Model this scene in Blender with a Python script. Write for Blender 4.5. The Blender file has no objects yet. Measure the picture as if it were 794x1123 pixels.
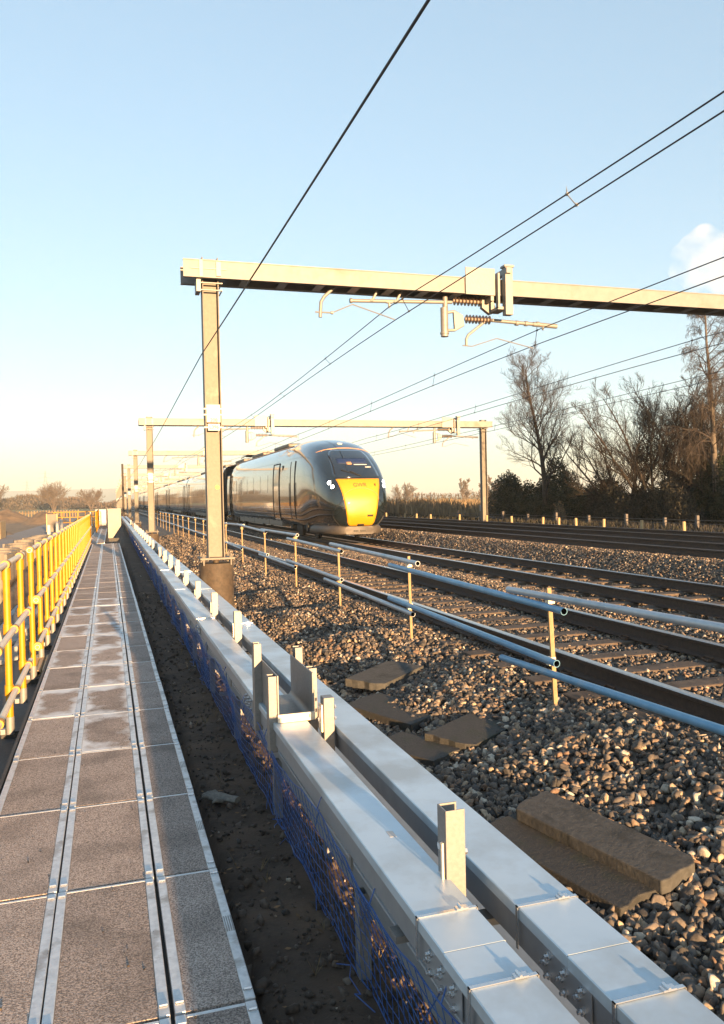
import bpy, math, random
import numpy as np
from mathutils import Vector, Matrix, noise
from mathutils.bvhtree import BVHTree
R = math.radians
rnd = random.Random(7)
nr = np.random.default_rng(11)
SC = bpy.context.scene
COL = SC.collection

# ------------------------------------------------------------------ node materials
MATS = {}
def mat(name, c1, c2=None, rough=.6, metal=0., scale=20., bump=0., bscale=None, spec=.5, coat=0., emit=None, est=0.,
        c3=None, s3=3., a3=.5, sheen=None, detail=4.):
    """principled material: two colours mixed by noise, a third colour in large stains, noise bump"""
    m = bpy.data.materials.new(name); m.use_nodes = True
    nt = m.node_tree; N = nt.nodes; L = nt.links
    p = N['Principled BSDF']
    p.inputs['Roughness'].default_value = rough
    p.inputs['Metallic'].default_value = metal
    p.inputs['Specular IOR Level'].default_value = spec
    p.inputs['Coat Weight'].default_value = coat
    p.inputs['Coat Roughness'].default_value = .05
    tc = N.new('ShaderNodeTexCoord')
    def noise_n(sc, det=detail, ro=.6):
        n = N.new('ShaderNodeTexNoise'); n.inputs['Scale'].default_value = sc
        n.inputs['Detail'].default_value = det; n.inputs['Roughness'].default_value = ro
        L.new(tc.outputs['Object'], n.inputs['Vector']); return n
    def mixc(fac, a, b):
        x = N.new('ShaderNodeMix'); x.data_type = 'RGBA'
        L.new(fac, x.inputs[0])
        for i, v in ((6, a), (7, b)):
            if isinstance(v, tuple): x.inputs[i].default_value = (*v, 1)
            else: L.new(v, x.inputs[i])
        return x.outputs[2]
    def ramp(src, lo, hi):
        r = N.new('ShaderNodeMapRange'); r.inputs[1].default_value = lo; r.inputs[2].default_value = hi
        L.new(src, r.inputs[0]); return r.outputs[0]
    col = None
    if c2:
        col = mixc(ramp(noise_n(scale).outputs[0], .35, .65), c1, c2)
    if c3:
        col = mixc(ramp(noise_n(s3, 6.).outputs[0], .62 - a3 * .2, .72 - a3 * .1), col if col else c1, c3)
    if col: L.new(col, p.inputs['Base Color'])
    else: p.inputs['Base Color'].default_value = (*c1, 1)
    if bump:
        b = N.new('ShaderNodeBump'); b.inputs['Strength'].default_value = bump; b.inputs['Distance'].default_value = .01
        L.new(noise_n(bscale or scale, 5.).outputs[0], b.inputs['Height']); L.new(b.outputs[0], p.inputs['Normal'])
    if emit:
        p.inputs['Emission Color'].default_value = (*emit, 1); p.inputs['Emission Strength'].default_value = est
    m['nodes_ready'] = 1
    MATS[name] = m
    return m

galv = mat('galvanised_steel', (0.1998, 0.1998, 0.1961), (0.2442, 0.2405, 0.2331), .5, .25, 60, .08, 90, c3=(0.185, 0.1813, 0.1739), s3=5, a3=.3)
galvr = mat('sun_warmed_galvanised', (0.6997, 0.5861, 0.4441), (0.8163, 0.6864, 0.518), .45, .2, 40, .05)  # warm light on the grey rails is put into this colour
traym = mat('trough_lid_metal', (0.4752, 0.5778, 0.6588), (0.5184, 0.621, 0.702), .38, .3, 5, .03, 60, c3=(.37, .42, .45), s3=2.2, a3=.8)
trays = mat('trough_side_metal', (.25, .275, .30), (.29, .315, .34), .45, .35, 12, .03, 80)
strapm = mat('steel_strap', (.62, .63, .64), None, .25, .85)
darkm = mat('dark_gap', (.012, .012, .013), None, .8)
subm = mat('dark_frame', (.035, .033, .032), (.06, .055, .05), .7, 0, 30)
edgem = mat('alloy_edge', (0.483, 0.504, 0.525), (0.63, 0.651, 0.6615), .42, .35, 30, .1, 60, c3=(0.315, 0.3045, 0.294), s3=9, a3=.35)
yel = mat('yellow_grp', (0.4489, 0.2155, 0.00216), (0.4102, 0.189, 0.00216), .45, 0, 14, .03, 60, c3=(0.3046, 0.1225, 0.00432), s3=4, a3=.15)
whitep = mat('white_plate', (0.4464, 0.4392, 0.4248), (0.4032, 0.396, 0.3816), .5, 0, 15)
blackp = mat('black_letter', (.02, .02, .02), None, .6)
yelp = mat('yellow_sticker', (.85, .55, .02), None, .5)
rust = mat('rusty_pile', (0.07589, 0.05508, 0.038), (0.04464, 0.03366, 0.02432), .75, .1, 14, .25, 40, c3=(0.09821, 0.08568, 0.0684), s3=3)
mastm = mat('mast_galvanised', (0.1336, 0.1218, 0.104), (0.1604, 0.1455, 0.1247), .6, .1, 20, .06, 60, c3=(0.2376, 0.2138, 0.1782), s3=2.2, a3=.3)
boomm = mat('boom_galvanised', (0.18, 0.1781, 0.1772), (0.2073, 0.2031, 0.2016), .55, .1, 8, .04, 60, c3=(0.15, 0.1326, 0.112), s3=1.1, a3=.35)
insul = mat('insulator_polymer', (.20, .15, .12), (.26, .20, .16), .4, 0, 10)
wirem = mat('wire', (.035, .035, .04), None, .5, .5)
railm = mat('rusty_rail_side', (.040, .028, .022), (.065, .042, .030), .7, .1, 25, .2, 70)
railw = mat('rusted_rail_head', (.10, .075, .058), (.14, .11, .09), .55, .4, 30)
railt = mat('worn_rail_head', (.52, .50, .48), (.42, .40, .38), .28, .9, 30)
sleepm = mat('sleeper_concrete', (0.07875, 0.0585, 0.045), (0.1125, 0.08625, 0.066), .92, 0, 14, .5, 50, c3=(0.04875, 0.036, 0.027), s3=3)
clipm = mat('rail_clip_iron', (.10, .06, .04), None, .7, .3)
slabm = mat('trough_lid_concrete', (0.04242, 0.04287, 0.0417), (0.06866, 0.06819, 0.06433), .92, 0, 26, .4, 45, c3=(0.02222, 0.02435, 0.02264), s3=5, a3=.5)
slabd = mat('dark_damp_concrete', (0.028, 0.02808, 0.027), (0.0434, 0.04176, 0.03825), .8, 0, 26, .6, 70, c3=(0.028, 0.0324, 0.0225), s3=6)
bluet = mat('blue_painted_tube', (.11, .27, .43), (.15, .33, .50), .4, .1, 9, .05, 50, c3=(.22, .34, .44), s3=4, a3=.4)
greyt = mat('grey_blue_tube', (.36, .41, .46), (.44, .48, .52), .4, .35, 12, .06, 70, c3=(.20, .30, .38), s3=3, a3=.4)
stakem = mat('pale_stake', (.36, .26, .145), (.30, .21, .11), .8, 0, 20, .3, 60)
net = mat('blue_netting', (.022, .075, .27), (.05, .14, .40), .4, 0, 8)
soil = mat('damp_soil', (0.07425, 0.05124, 0.0363), (0.0459, 0.03172, 0.0231), .95, 0, 12, 1., 28, c3=(0.1148, 0.07564, 0.0495), s3=1.5)
balb = mat('ballast_bed', (.085, .07, .058), (.14, .115, .09), .95, 0, 45, 1., 40, c3=(.05, .042, .036), s3=1.2)
cess = mat('brown_cess', (.19, .14, .115), (.15, .11, .09), .95, 0, 9, .5, 60)
roadm = mat('haul_road', (.17, .155, .15), (.22, .20, .19), .9, 0, 2.5, .3, 20)
earth = mat('churned_earth', (.24, .16, .09), (.16, .105, .06), .95, 0, 1.5, .8, 7, c3=(.11, .075, .045), s3=.4)
fieldm = mat('winter_field', (.155, .16, .05), (.20, .18, .07), .95, 0, .15, .3, 3, c3=(.24, .18, .09), s3=.02)
woodm = mat('pale_timber', (.48, .36, .19), (.38, .27, .14), .8, 0, 6)
concm = mat('pale_concrete', (0.1613, 0.144, 0.121), (0.2016, 0.1786, 0.1526), .85, 0, 8, .4, 30, c3=(0.1901, 0.167, 0.1382), s3=3)
gconc = mat('grey_concrete', (0.264, 0.264, 0.2585), (0.341, 0.3355, 0.3245), .85, 0, 10, .4, 30, c3=(0.176, 0.1705, 0.165), s3=2.5)
bodym = mat('dark_green_paint', (.012, .019, .024), (.015, .022, .027), .12, .35, 3, spec=.9, coat=1.)
trainy = mat('warning_yellow', (0.527, 0.2376, 0.0056), None, .45, 0, coat=.15)
glassm = mat('dark_train_glass', (.010, .014, .020), None, .04, 0, spec=.8, coat=1.)
cabblue = mat('cab_blue_blind', (.015, .03, .09), None, .5)
rubber = mat('black_rubber', (.008, .008, .009), None, .6)
undm = mat('underframe_dark', (.022, .02, .018), (.04, .034, .028), .7, .2, 12, .2)
equip = mat('equipment_grey', (.16, .145, .125), (.20, .18, .155), .6, .1, 8)
skirtm = mat('skirt_grey', (0.06, 0.051, 0.0435), (0.078, 0.066, 0.0555), .55, .1, 6)
roofm = mat('train_roof', (.10, .09, .08), (.14, .12, .10), .5, .1, 3)
sun_orange = mat('sunlit_seam_orange', (.55, .30, .16), None, .4, .3)  # low sun's orange on seam and roof edge, put into the colour
lampm = mat('headlamp_lit', (1, 1, 1), None, .2, emit=(1., .97, .9), est=9.)
lens = mat('marker_lens', (.75, .70, .60), None, .08, 0, coat=1.)
barkb = mat('birch_bark', (0.15, 0.1275, 0.105), (0.075, 0.06, 0.04875), .9, 0, 9, .4, 30)
barkd = mat('dark_bark', (0.04388, 0.0351, 0.02808), (0.06435, 0.04972, 0.03803), .95, 0, 9, .4, 30)
twigm = mat('bare_twigs', (0.0204, 0.01634, 0.01403), (0.02958, 0.02266, 0.01851), .95, 0, 2)  # darkened so the colour stands in for shade over the thicket
twigb = mat('birch_twigs', (0.05981, 0.04625, 0.03956), (0.04386, 0.03532, 0.03057), .95, 0, 2)
leafd = mat('dark_evergreen_leaf', (.016, .024, .013), (.030, .040, .020), .65, 0, 1.5, spec=.3)
scrub = mat('bramble_scrub', (0.035, 0.0294, 0.021), (0.0238, 0.0252, 0.0154), .9, 0, 1.5)
reedm = mat('dry_reeds', (0.221, 0.1573, 0.085), (0.1445, 0.1062, 0.068), .9, 0, .25)
hedgem = mat('far_hedgerow', (0.128, 0.092, 0.068), (0.088, 0.068, 0.048), .95, 0, .05)
grassm = mat('dry_grass', (.17, .13, .07), (.12, .09, .05), .95, 0, 5)
glovem = mat('grey_glove', (.13, .125, .11), (.20, .19, .17), .9, 0, 60, .3, 120)
pylonm = mat('pylon_steel', (.22, .21, .21), None, .6, .2)
hillm = mat('hill_green', (.07, .085, .06), (.10, .10, .07), .95, 0, .003)
palem = mat('fence_paling', (.10, .09, .085), (.14, .125, .115), .8, 0, 9)
bollm = mat('cream_bollard', (0.368, 0.272, 0.144), (0.32, 0.232, 0.12), .7, 0, 9)
cabm = mat('cabinet_sheet_steel', (0.15, 0.141, 0.126), (0.174, 0.162, 0.147), .5, .2, 3)
pipeo = mat('ochre_tube', (.52, .33, .16), (.45, .28, .13), .6, .1, 12)

def stone_mat():
    m = bpy.data.materials.new('ballast_stone'); m.use_nodes = True
    nt = m.node_tree; N = nt.nodes; L = nt.links; p = N['Principled BSDF']
    a = N.new('ShaderNodeAttribute'); a.attribute_name = 'tint'
    tc = N.new('ShaderNodeTexCoord'); n = N.new('ShaderNodeTexNoise'); n.inputs['Scale'].default_value = 55; n.inputs['Detail'].default_value = 4
    L.new(tc.outputs['Object'], n.inputs['Vector'])
    mr = N.new('ShaderNodeMapRange'); mr.inputs[1].default_value = .3; mr.inputs[2].default_value = .7; mr.inputs[3].default_value = .7; mr.inputs[4].default_value = 1.25
    L.new(n.outputs[0], mr.inputs[0])
    x = N.new('ShaderNodeMix'); x.data_type = 'RGBA'; x.blend_type = 'MULTIPLY'; x.inputs[0].default_value = 1
    L.new(a.outputs['Color'], x.inputs[6]); L.new(mr.outputs[0], x.inputs[7])
    L.new(x.outputs[2], p.inputs['Base Color']); p.inputs['Roughness'].default_value = .85
    b = N.new('ShaderNodeBump'); b.inputs['Strength'].default_value = .5; b.inputs['Distance'].default_value = .006
    L.new(n.outputs[0], b.inputs['Height']); L.new(b.outputs[0], p.inputs['Normal'])
    return m
stonem = stone_mat()

def grit_mat(name, frost):
    """brown anti-slip grit, pale specks; with frost: white rime creeping in from the panel's edges (generated coordinates)"""
    m = bpy.data.materials.new(name); m.use_nodes = True
    nt = m.node_tree; N = nt.nodes; L = nt.links; p = N['Principled BSDF']; p.inputs['Roughness'].default_value = .85
    tc = N.new('ShaderNodeTexCoord'); geo = N.new('ShaderNodeNewGeometry'); oi = N.new('ShaderNodeObjectInfo')
    def nz(s, d=4, v=None):
        n = N.new('ShaderNodeTexNoise'); n.inputs['Scale'].default_value = s; n.inputs['Detail'].default_value = d
        L.new(v or geo.outputs['Position'], n.inputs['Vector']); return n.outputs[0]
    def mp(src, a, b, c=0., d=1.):
        r = N.new('ShaderNodeMapRange'); r.inputs[1].default_value = a; r.inputs[2].default_value = b; r.inputs[3].default_value = c; r.inputs[4].default_value = d
        L.new(src, r.inputs[0]); return r.outputs[0]
    def mx(f, a, b, mode='MIX'):
        x = N.new('ShaderNodeMix'); x.data_type = 'RGBA'; x.blend_type = mode
        if isinstance(f, float): x.inputs[0].default_value = f
        else: L.new(f, x.inputs[0])
        for i, v in ((6, a), (7, b)):
            if isinstance(v, tuple): x.inputs[i].default_value = (*v, 1)
            else: L.new(v, x.inputs[i])
        return x.outputs[2]
    base = mx(mp(nz(150, 3), .38, .62), (.155, .125, .108), (.48, .40, .35))
    vo = N.new('ShaderNodeTexVoronoi'); vo.inputs['Scale'].default_value = 120
    L.new(geo.outputs['Position'], vo.inputs['Vector'])
    base = mx(mp(vo.outputs['Distance'], .16, .26, .75, 0.), base, (.60, .54, .50))
    base = mx(mp(nz(3.2, 5), .48, .72, 0., .55), base, (.10, .085, .075))       # worn, dirty patches
    base = mx(mp(nz(26, 3), .71, .76, 0., .8), base, (.03, .025, .02))       # mud crumbs
    tone = N.new('ShaderNodeMapRange'); tone.inputs[3].default_value = .82; tone.inputs[4].default_value = 1.12
    L.new(oi.outputs['Random'], tone.inputs[0])
    base = mx(1., base, tone.outputs[0], 'MULTIPLY')
    if frost:
        g = N.new('ShaderNodeSeparateXYZ'); L.new(tc.outputs['Generated'], g.inputs[0])
        def edge(o):
            a = N.new('ShaderNodeMath'); a.operation = 'SUBTRACT'; L.new(g.outputs[o], a.inputs[0]); a.inputs[1].default_value = .5
            b = N.new('ShaderNodeMath'); b.operation = 'ABSOLUTE'; L.new(a.outputs[0], b.inputs[0]); return b.outputs[0]
        mxm = N.new('ShaderNodeMath'); mxm.operation = 'MAXIMUM'; L.new(edge(0), mxm.inputs[0]); L.new(edge(1), mxm.inputs[1])
        ad = N.new('ShaderNodeMath'); ad.operation = 'ADD'; L.new(mxm.outputs[0], ad.inputs[0])
        L.new(mp(nz(4.5, 5), .3, .7, -.22, .16), ad.inputs[1])
        base = mx(mp(ad.outputs[0], .28, .50, 0., .9), base, (.66, .71, .76))
    L.new(base, p.inputs['Base Color'])
    b = N.new('ShaderNodeBump'); b.inputs['Strength'].default_value = 1.; b.inputs['Distance'].default_value = .006
    L.new(nz(170, 3), b.inputs['Height']); L.new(b.outputs[0], p.inputs['Normal'])
    return m
grit = grit_mat('brown_grit', False); gritf = grit_mat('frosted_grit', True)

# ------------------------------------------------------------------ mesh builder
class MB:
    def __init__(s): s.v = []; s.f = []; s.m = []
    def add(s, vs, fs, mi=0):
        o = len(s.v); s.v += [tuple(a) for a in vs]; s.f += [tuple(o + i for i in f) for f in fs]; s.m += [mi] * len(fs); return s
    def box(s, x0, x1, y0, y1, z0, z1, mi=0):
        return s.add([(x0, y0, z0), (x1, y0, z0), (x1, y1, z0), (x0, y1, z0), (x0, y0, z1), (x1, y0, z1), (x1, y1, z1), (x0, y1, z1)],
                     [(0, 3, 2, 1), (4, 5, 6, 7), (0, 1, 5, 4), (1, 2, 6, 5), (2, 3, 7, 6), (3, 0, 4, 7)], mi)
    def tube(s, pts, rad, n=8, mi=0, cap=True):
        pts = [Vector(p) for p in pts]
        if not isinstance(rad, (list, tuple)): rad = [rad] * len(pts)
        o = len(s.v); k = len(pts); up = None
        for i, p in enumerate(pts):
            d = (pts[min(i + 1, k - 1)] - pts[max(i - 1, 0)])
            d = d.normalized() if d.length > 1e-9 else Vector((0, 0, 1))
            if up is None:
                a = Vector((0, 0, 1)) if abs(d.z) < .9 else Vector((1, 0, 0))
            else: a = up
            u = a - d * a.dot(d)
            if u.length < 1e-6: u = d.orthogonal()
            u.normalize(); w = d.cross(u); up = u
            for j in range(n):
                t = 2 * math.pi * (j + .5) / n
                s.v.append(tuple(p + (u * math.cos(t) + w * math.sin(t)) * rad[i]))
        for i in range(k - 1):
            for j in range(n):
                a = o + i * n + j; b = o + i * n + (j + 1) % n
                s.f.append((a, b, b + n, a + n)); s.m.append(mi)
        if cap:
            s.f.append(tuple(o + j for j in range(n))[::-1]); s.m.append(mi)
            s.f.append(tuple(o + (k - 1) * n + j for j in range(n))); s.m.append(mi)
        return s
    def pipe(s, p0, p1, r, n=14, mi=0, wall=.25, mi_in=None):
        """open hollow pipe end at p0 and p1"""
        p0 = Vector(p0); p1 = Vector(p1); d = (p1 - p0).normalized(); a = Vector((0, 0, 1)) if abs(d.z) < .9 else Vector((1, 0, 0))
        u = (a - d * a.dot(d)).normalized(); w = d.cross(u); o = len(s.v); ri = r * (1 - wall); dep = min(.3, (p1 - p0).length * .45)
        rings = [(p0 + d * dep, ri), (p0, ri), (p0, r), (p1, r), (p1, ri), (p1 - d * dep, ri)]
        for p, rr in rings:
            for j in range(n):
                t = 2 * math.pi * j / n; s.v.append(tuple(p + (u * math.cos(t) + w * math.sin(t)) * rr))
        for i in range(5):
            for j in range(n):
                q = o + i * n + j; b = o + i * n + (j + 1) % n
                s.f.append((q, b, b + n, q + n)); s.m.append(mi if i in (1, 2, 3) or mi_in is None else mi_in)
        s.f.append(tuple(o + j for j in range(n))[::-1]); s.m.append(mi if mi_in is None else mi_in)
        s.f.append(tuple(o + 5 * n + j for j in range(n))); s.m.append(mi if mi_in is None else mi_in)
        return s
    def prism(s, prof, a0, a1, axis='y', mi=0):
        """closed 2D profile extruded along an axis; profile in the other two axes (x,z for y; y,z for x; x,y for z)"""
        n = len(prof)
        def P(a, b, t): return (a, t, b) if axis == 'y' else ((t, a, b) if axis == 'x' else (a, b, t))
        vs = [P(a, b, a0) for a, b in prof] + [P(a, b, a1) for a, b in prof]
        fs = [tuple(range(n)), tuple(range(2 * n - 1, n - 1, -1))] + [(i, i + n, (i + 1) % n + n, (i + 1) % n) for i in range(n)]
        return s.add(vs, fs, mi)
    def build(s, name, mats, parent=None, smooth=False, bevel=0., fix=True):
        me = bpy.data.meshes.new(name)
        off = Vector(parent.get('_loc', (0, 0, 0))) if parent else Vector()
        if parent and parent.parent: pass
        v = [(a[0] - off.x, a[1] - off.y, a[2] - off.z) for a in s.v]
        me.from_pydata(v, [], s.f)
        mats = mats if isinstance(mats, (list, tuple)) else [mats]
        for m in mats: me.materials.append(m)
        if len(mats) > 1: me.polygons.foreach_set('material_index', s.m)
        if fix:
            import bmesh
            b = bmesh.new(); b.from_mesh(me); bmesh.ops.recalc_face_normals(b, faces=b.faces); b.to_mesh(me); b.free()
        if smooth:
            me.polygons.foreach_set('use_smooth', [True] * len(me.polygons))
            try: me.set_sharp_from_angle(angle=R(40))
            except Exception: pass
        o = bpy.data.objects.new(name, me); COL.objects.link(o)
        if parent:
            o.parent = parent; o['_loc'] = tuple(off)
        else: o['_loc'] = (0., 0., 0.)
        if bevel:
            mo = o.modifiers.new('bevel', 'BEVEL'); mo.width = bevel; mo.segments = 2; mo.limit_method = 'ANGLE'; mo.angle_limit = R(40)
        return o

def npmesh(name, V, F, mat_, tint=None, parent=None, smooth=False):
    """triangle mesh straight from numpy arrays"""
    me = bpy.data.meshes.new(name); nv = len(V); nf = len(F); k = F.shape[1]
    off = np.array(parent.get('_loc', (0, 0, 0))) if parent else np.zeros(3)
    me.vertices.add(nv); me.vertices.foreach_set('co', np.ascontiguousarray(V - off, dtype=np.float32).ravel())
    me.loops.add(nf * k); me.loops.foreach_set('vertex_index', np.ascontiguousarray(F, dtype=np.int32).ravel())
    me.polygons.add(nf); me.polygons.foreach_set('loop_start', np.arange(0, nf * k, k, dtype=np.int32))
    if smooth: me.polygons.foreach_set('use_smooth', np.ones(nf, dtype=bool))
    for m in (mat_ if isinstance(mat_, list) else [mat_]): me.materials.append(m)
    me.update(calc_edges=True)
    if tint is not None:
        at = me.color_attributes.new('tint', 'FLOAT_COLOR', 'POINT')
        at.data.foreach_set('color', np.ascontiguousarray(tint, dtype=np.float32).ravel())
    o = bpy.data.objects.new(name, me); COL.objects.link(o); o['_loc'] = tuple(off)
    if parent: o.parent = parent
    return o

def tag(o, label=None, cat=None, group=None, kind=None):
    if label: o['label'] = label
    if cat: o['category'] = cat
    if group: o['group'] = group
    if kind: o['kind'] = kind
    return o
def thing(name, loc, label, cat, group=None):
    o = bpy.data.objects.new(name, None); COL.objects.link(o); o.location = loc; o['_loc'] = tuple(float(a) for a in loc)
    o.empty_display_size = .2
    return tag(o, label, cat, group)
def structure(o): o['kind'] = 'structure'; return o
def kids(o): return list(o.children)
def copy_tree(o, parent=None, shift=None):
    c = o.copy(); COL.objects.link(c)
    if parent: c.parent = parent
    for ch in kids(o): copy_tree(ch, c)
    return c
def lab(o, text): o['label'] = text
ORD = ['first', 'second', 'third', 'fourth', 'fifth', 'sixth', 'seventh', 'eighth', 'ninth', 'tenth', 'eleventh', 'twelfth', 'thirteenth', 'fourteenth',
       'fifteenth', 'sixteenth', 'seventeenth', 'eighteenth', 'nineteenth', 'twentieth', 'twenty-first', 'twenty-second', 'twenty-third', 'twenty-fourth',
       'twenty-fifth', 'twenty-sixth', 'twenty-seventh', 'twenty-eighth', 'twenty-ninth', 'thirtieth', 'thirty-first', 'thirty-second', 'thirty-third',
       'thirty-fourth', 'thirty-fifth', 'thirty-sixth', 'thirty-seventh', 'thirty-eighth', 'thirty-ninth', 'fortieth']
def n2(x, y, s=1., z=0.): return noise.noise((x * s, y * s, z))
def text_mesh(name, txt, size, mat_, M, parent, depth=.002):
    cu = bpy.data.curves.new(name, 'FONT'); cu.body = txt; cu.size = size; cu.extrude = depth; cu.align_x = 'CENTER'; cu.align_y = 'CENTER'
    t = bpy.data.objects.new(name, cu); COL.objects.link(t)
    dg = bpy.context.evaluated_depsgraph_get(); me = bpy.data.meshes.new_from_object(t.evaluated_get(dg))
    bpy.data.objects.remove(t); me.transform(M); off = Vector(parent.get('_loc', (0, 0, 0))) if parent else Vector()
    me.transform(Matrix.Translation(-off)); me.materials.clear(); me.materials.append(mat_)
    o = bpy.data.objects.new(name, me); COL.objects.link(o); o['_loc'] = tuple(off)
    if parent: o.parent = parent
    return o

# ------------------------------------------------------------------ camera, sun, sky
CAMZ = 1.46
def make_camera():
    psi, th, ro = R(17.3362), R(.99327), R(1.2)
    F = Vector((math.sin(psi) * math.cos(th), math.cos(psi) * math.cos(th), -math.sin(th)))
    R0 = Vector((math.cos(psi), -math.sin(psi), 0)); U0 = R0.cross(F)
    X = R0 * math.cos(ro) - U0 * math.sin(ro); Y = R0 * math.sin(ro) + U0 * math.cos(ro)
    cd = bpy.data.cameras.new('camera'); cam = bpy.data.objects.new('camera', cd); COL.objects.link(cam)
    cam.matrix_world = Matrix(((X.x, Y.x, -F.x, 0), (X.y, Y.y, -F.y, 0), (X.z, Y.z, -F.z, CAMZ), (0, 0, 0, 1)))
    cd.sensor_fit = 'VERTICAL'; cd.sensor_height = 36; cd.lens = 880. / 1123 * 36; cd.clip_end = 20000; cd.clip_start = .05
    SC.camera = cam
make_camera()
SUN_EL, SUN_OFF = 5.6, 6.0      # degrees; the sun stands behind the camera, a little to its right
def make_light():
    el, off = R(SUN_EL), R(SUN_OFF)
    to_sun = Vector((math.sin(off) * math.cos(el), -math.cos(off) * math.cos(el), math.sin(el)))
    ld = bpy.data.lights.new('sun', 'SUN'); ld.energy = SUN_E; ld.angle = R(.5); ld.color = SUN_C
    lo = bpy.data.objects.new('sun', ld); COL.objects.link(lo); lo.rotation_euler = (-to_sun).to_track_quat('-Z', 'Y').to_euler()
    lo.location = to_sun * 60
    w = bpy.data.worlds.new('World'); SC.world = w; w.use_nodes = True
    nt = w.node_tree; bg = nt.nodes['Background']; sky = nt.nodes.new('ShaderNodeTexSky'); sky.sky_type = 'NISHITA'; sky.sun_disc = False
    sky.sun_elevation = el; sky.sun_rotation = R(180 - SUN_OFF); sky.altitude = 0; sky.air_density = AIR; sky.dust_density = DUST; sky.ozone_density = OZONE
    gm = nt.nodes.new('ShaderNodeGamma'); gm.inputs[1].default_value = SGAM
    tint = nt.nodes.new('ShaderNodeMix'); tint.data_type = 'RGBA'; tint.blend_type = 'MULTIPLY'; tint.inputs[0].default_value = 1; tint.inputs[7].default_value = STINT
    nt.links.new(sky.outputs[0], gm.inputs[0]); nt.links.new(gm.outputs[0], tint.inputs[6]); nt.links.new(tint.outputs[2], bg.inputs[0]); bg.inputs[1].default_value = SKY_S
SGAM, STINT = .50, (.945, 1.02, 1.06, 1)
SUN_E, SUN_C, SKY_S, AIR, DUST, OZONE, EXPO = 4.6, (1., .61, .29), .15, 1., .5, 2.2, 2.0
make_light()
SC.view_settings.view_transform = 'Standard'; SC.view_settings.look = 'None'; SC.view_settings.gamma = 1; SC.view_settings.exposure = EXPO
SC.view_settings.use_curve_mapping = False
SC.cycles.volume_bounces = 3; SC.cycles.max_bounces = 8

# ------------------------------------------------------------------ terrain
def smooth(a, b, x):
    t = min(1, max(0, (x - a) / (b - a))); return t * t * (3 - 2 * t)
HEAPS = [(2.75, 9.1, .20, .62), (2.45, 11.4, .22, .75), (2.6, 14.2, .18, .8), (2.3, 16.8, .2, .9), (2.75, 6.75, .10, .5), (2.35, 21, .2, 1.), (2.5, 25, .22, 1.2),
         (3.05, 4.75, .09, .55), (2.3, 30, .25, 1.3), (3.5, 3.6, .06, .5), (1.9, -2.6, .20, .7), (2.9, -3.4, .24, .8), (3.7, -2.4, .20, .7), (2.4, -5, .2, 1.), (4.4, -4.6, .28, 1.1), (3.3, -6.4, .2, 1.), (2.4, 35, .2, 1.2), (1.95, 12.6, .10, .5), (2.05, 9.6, .07, .4)]  # heaps with negative y are added behind the camera to shade near ballast
def ballast_z(x, y):
    pts = [(1.25, -.47), (1.7, -.47), (2.3, -.44), (2.9, -.36), (3.3, -.27), (3.55, -.20), (6.0, -.20), (6.45, -.145), (7.0, -.20), (9.35, -.20), (9.6, -.22),
           (10.45, .13), (10.8, .165), (11.1, .105), (12.9, .105), (13.5, .16), (14.2, .105), (16.4, .105), (16.9, .0), (18, -.1)]
    z = pts[-1][1]
    for (xa, za), (xb, zb) in zip(pts, pts[1:]):
        if x <= xb: z = za + (zb - za) * max(0, (x - xa)) / (xb - xa); break
    for hx, hy, hh, hr in HEAPS:
        d2 = ((x - hx) ** 2 + ((y - hy) * .75) ** 2) / hr ** 2
        if d2 < 6: z += hh * math.exp(-d2)
    w = 1. if x < 3.3 else (.25 if x < 9.4 else .35)
    z += w * (.045 * n2(x, y, 1.3, 3.) + .03 * n2(x, y, 3.1, 7.))
    return z
def ground_z(x, y):
    if x > 17: z = .10 - .35 * smooth(22, 40, x) - .3 * smooth(40, 200, x)
    elif x > 1.25: z = -.62
    elif x > .45: z = -.38 + .03 * n2(x, y, 2.2) + .02 * n2(x, y, 6., 4.)
    elif x > -.75: z = -.47
    elif x > -1.15: z = -.47 - .05 * n2(x, y, 1.5)
    else: z = -.50 - .34 * smooth(-1.15, -2.0, x) - .35 * smooth(-10, -60, x) + .04 * n2(x, y, .8) * smooth(-1.3, -2, x)
    if x <= 1.25 and x > .45: z -= .05 * smooth(.8, 1.2, x)
    far = smooth(70, 300, y)
    return z * (1 - far) + far * (-.9 + .3 * n2(x, y, .01))
def axis(segs):
    out = []
    for a, b, st in segs:
        k = max(1, round((b - a) / st)); out += [a + (b - a) * i / k for i in range(k)]
    return out + [segs[-1][1]]
XS = axis([(-4000, -400, 600), (-400, -60, 40), (-60, -10, 5), (-10, -2, .8), (-2, -.7, .13), (-.7, .45, .23), (.45, 1.25, .05), (1.25, 17, 1.75), (17, 40, 2), (40, 400, 40), (400, 4000, 600)])
YS = axis([(-60, .8, 8), (.8, 8, .06), (8, 16, .15), (16, 40, .6), (40, 80, 2), (80, 400, 16), (400, 1200, 80), (1200, 5000, 760)])
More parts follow.
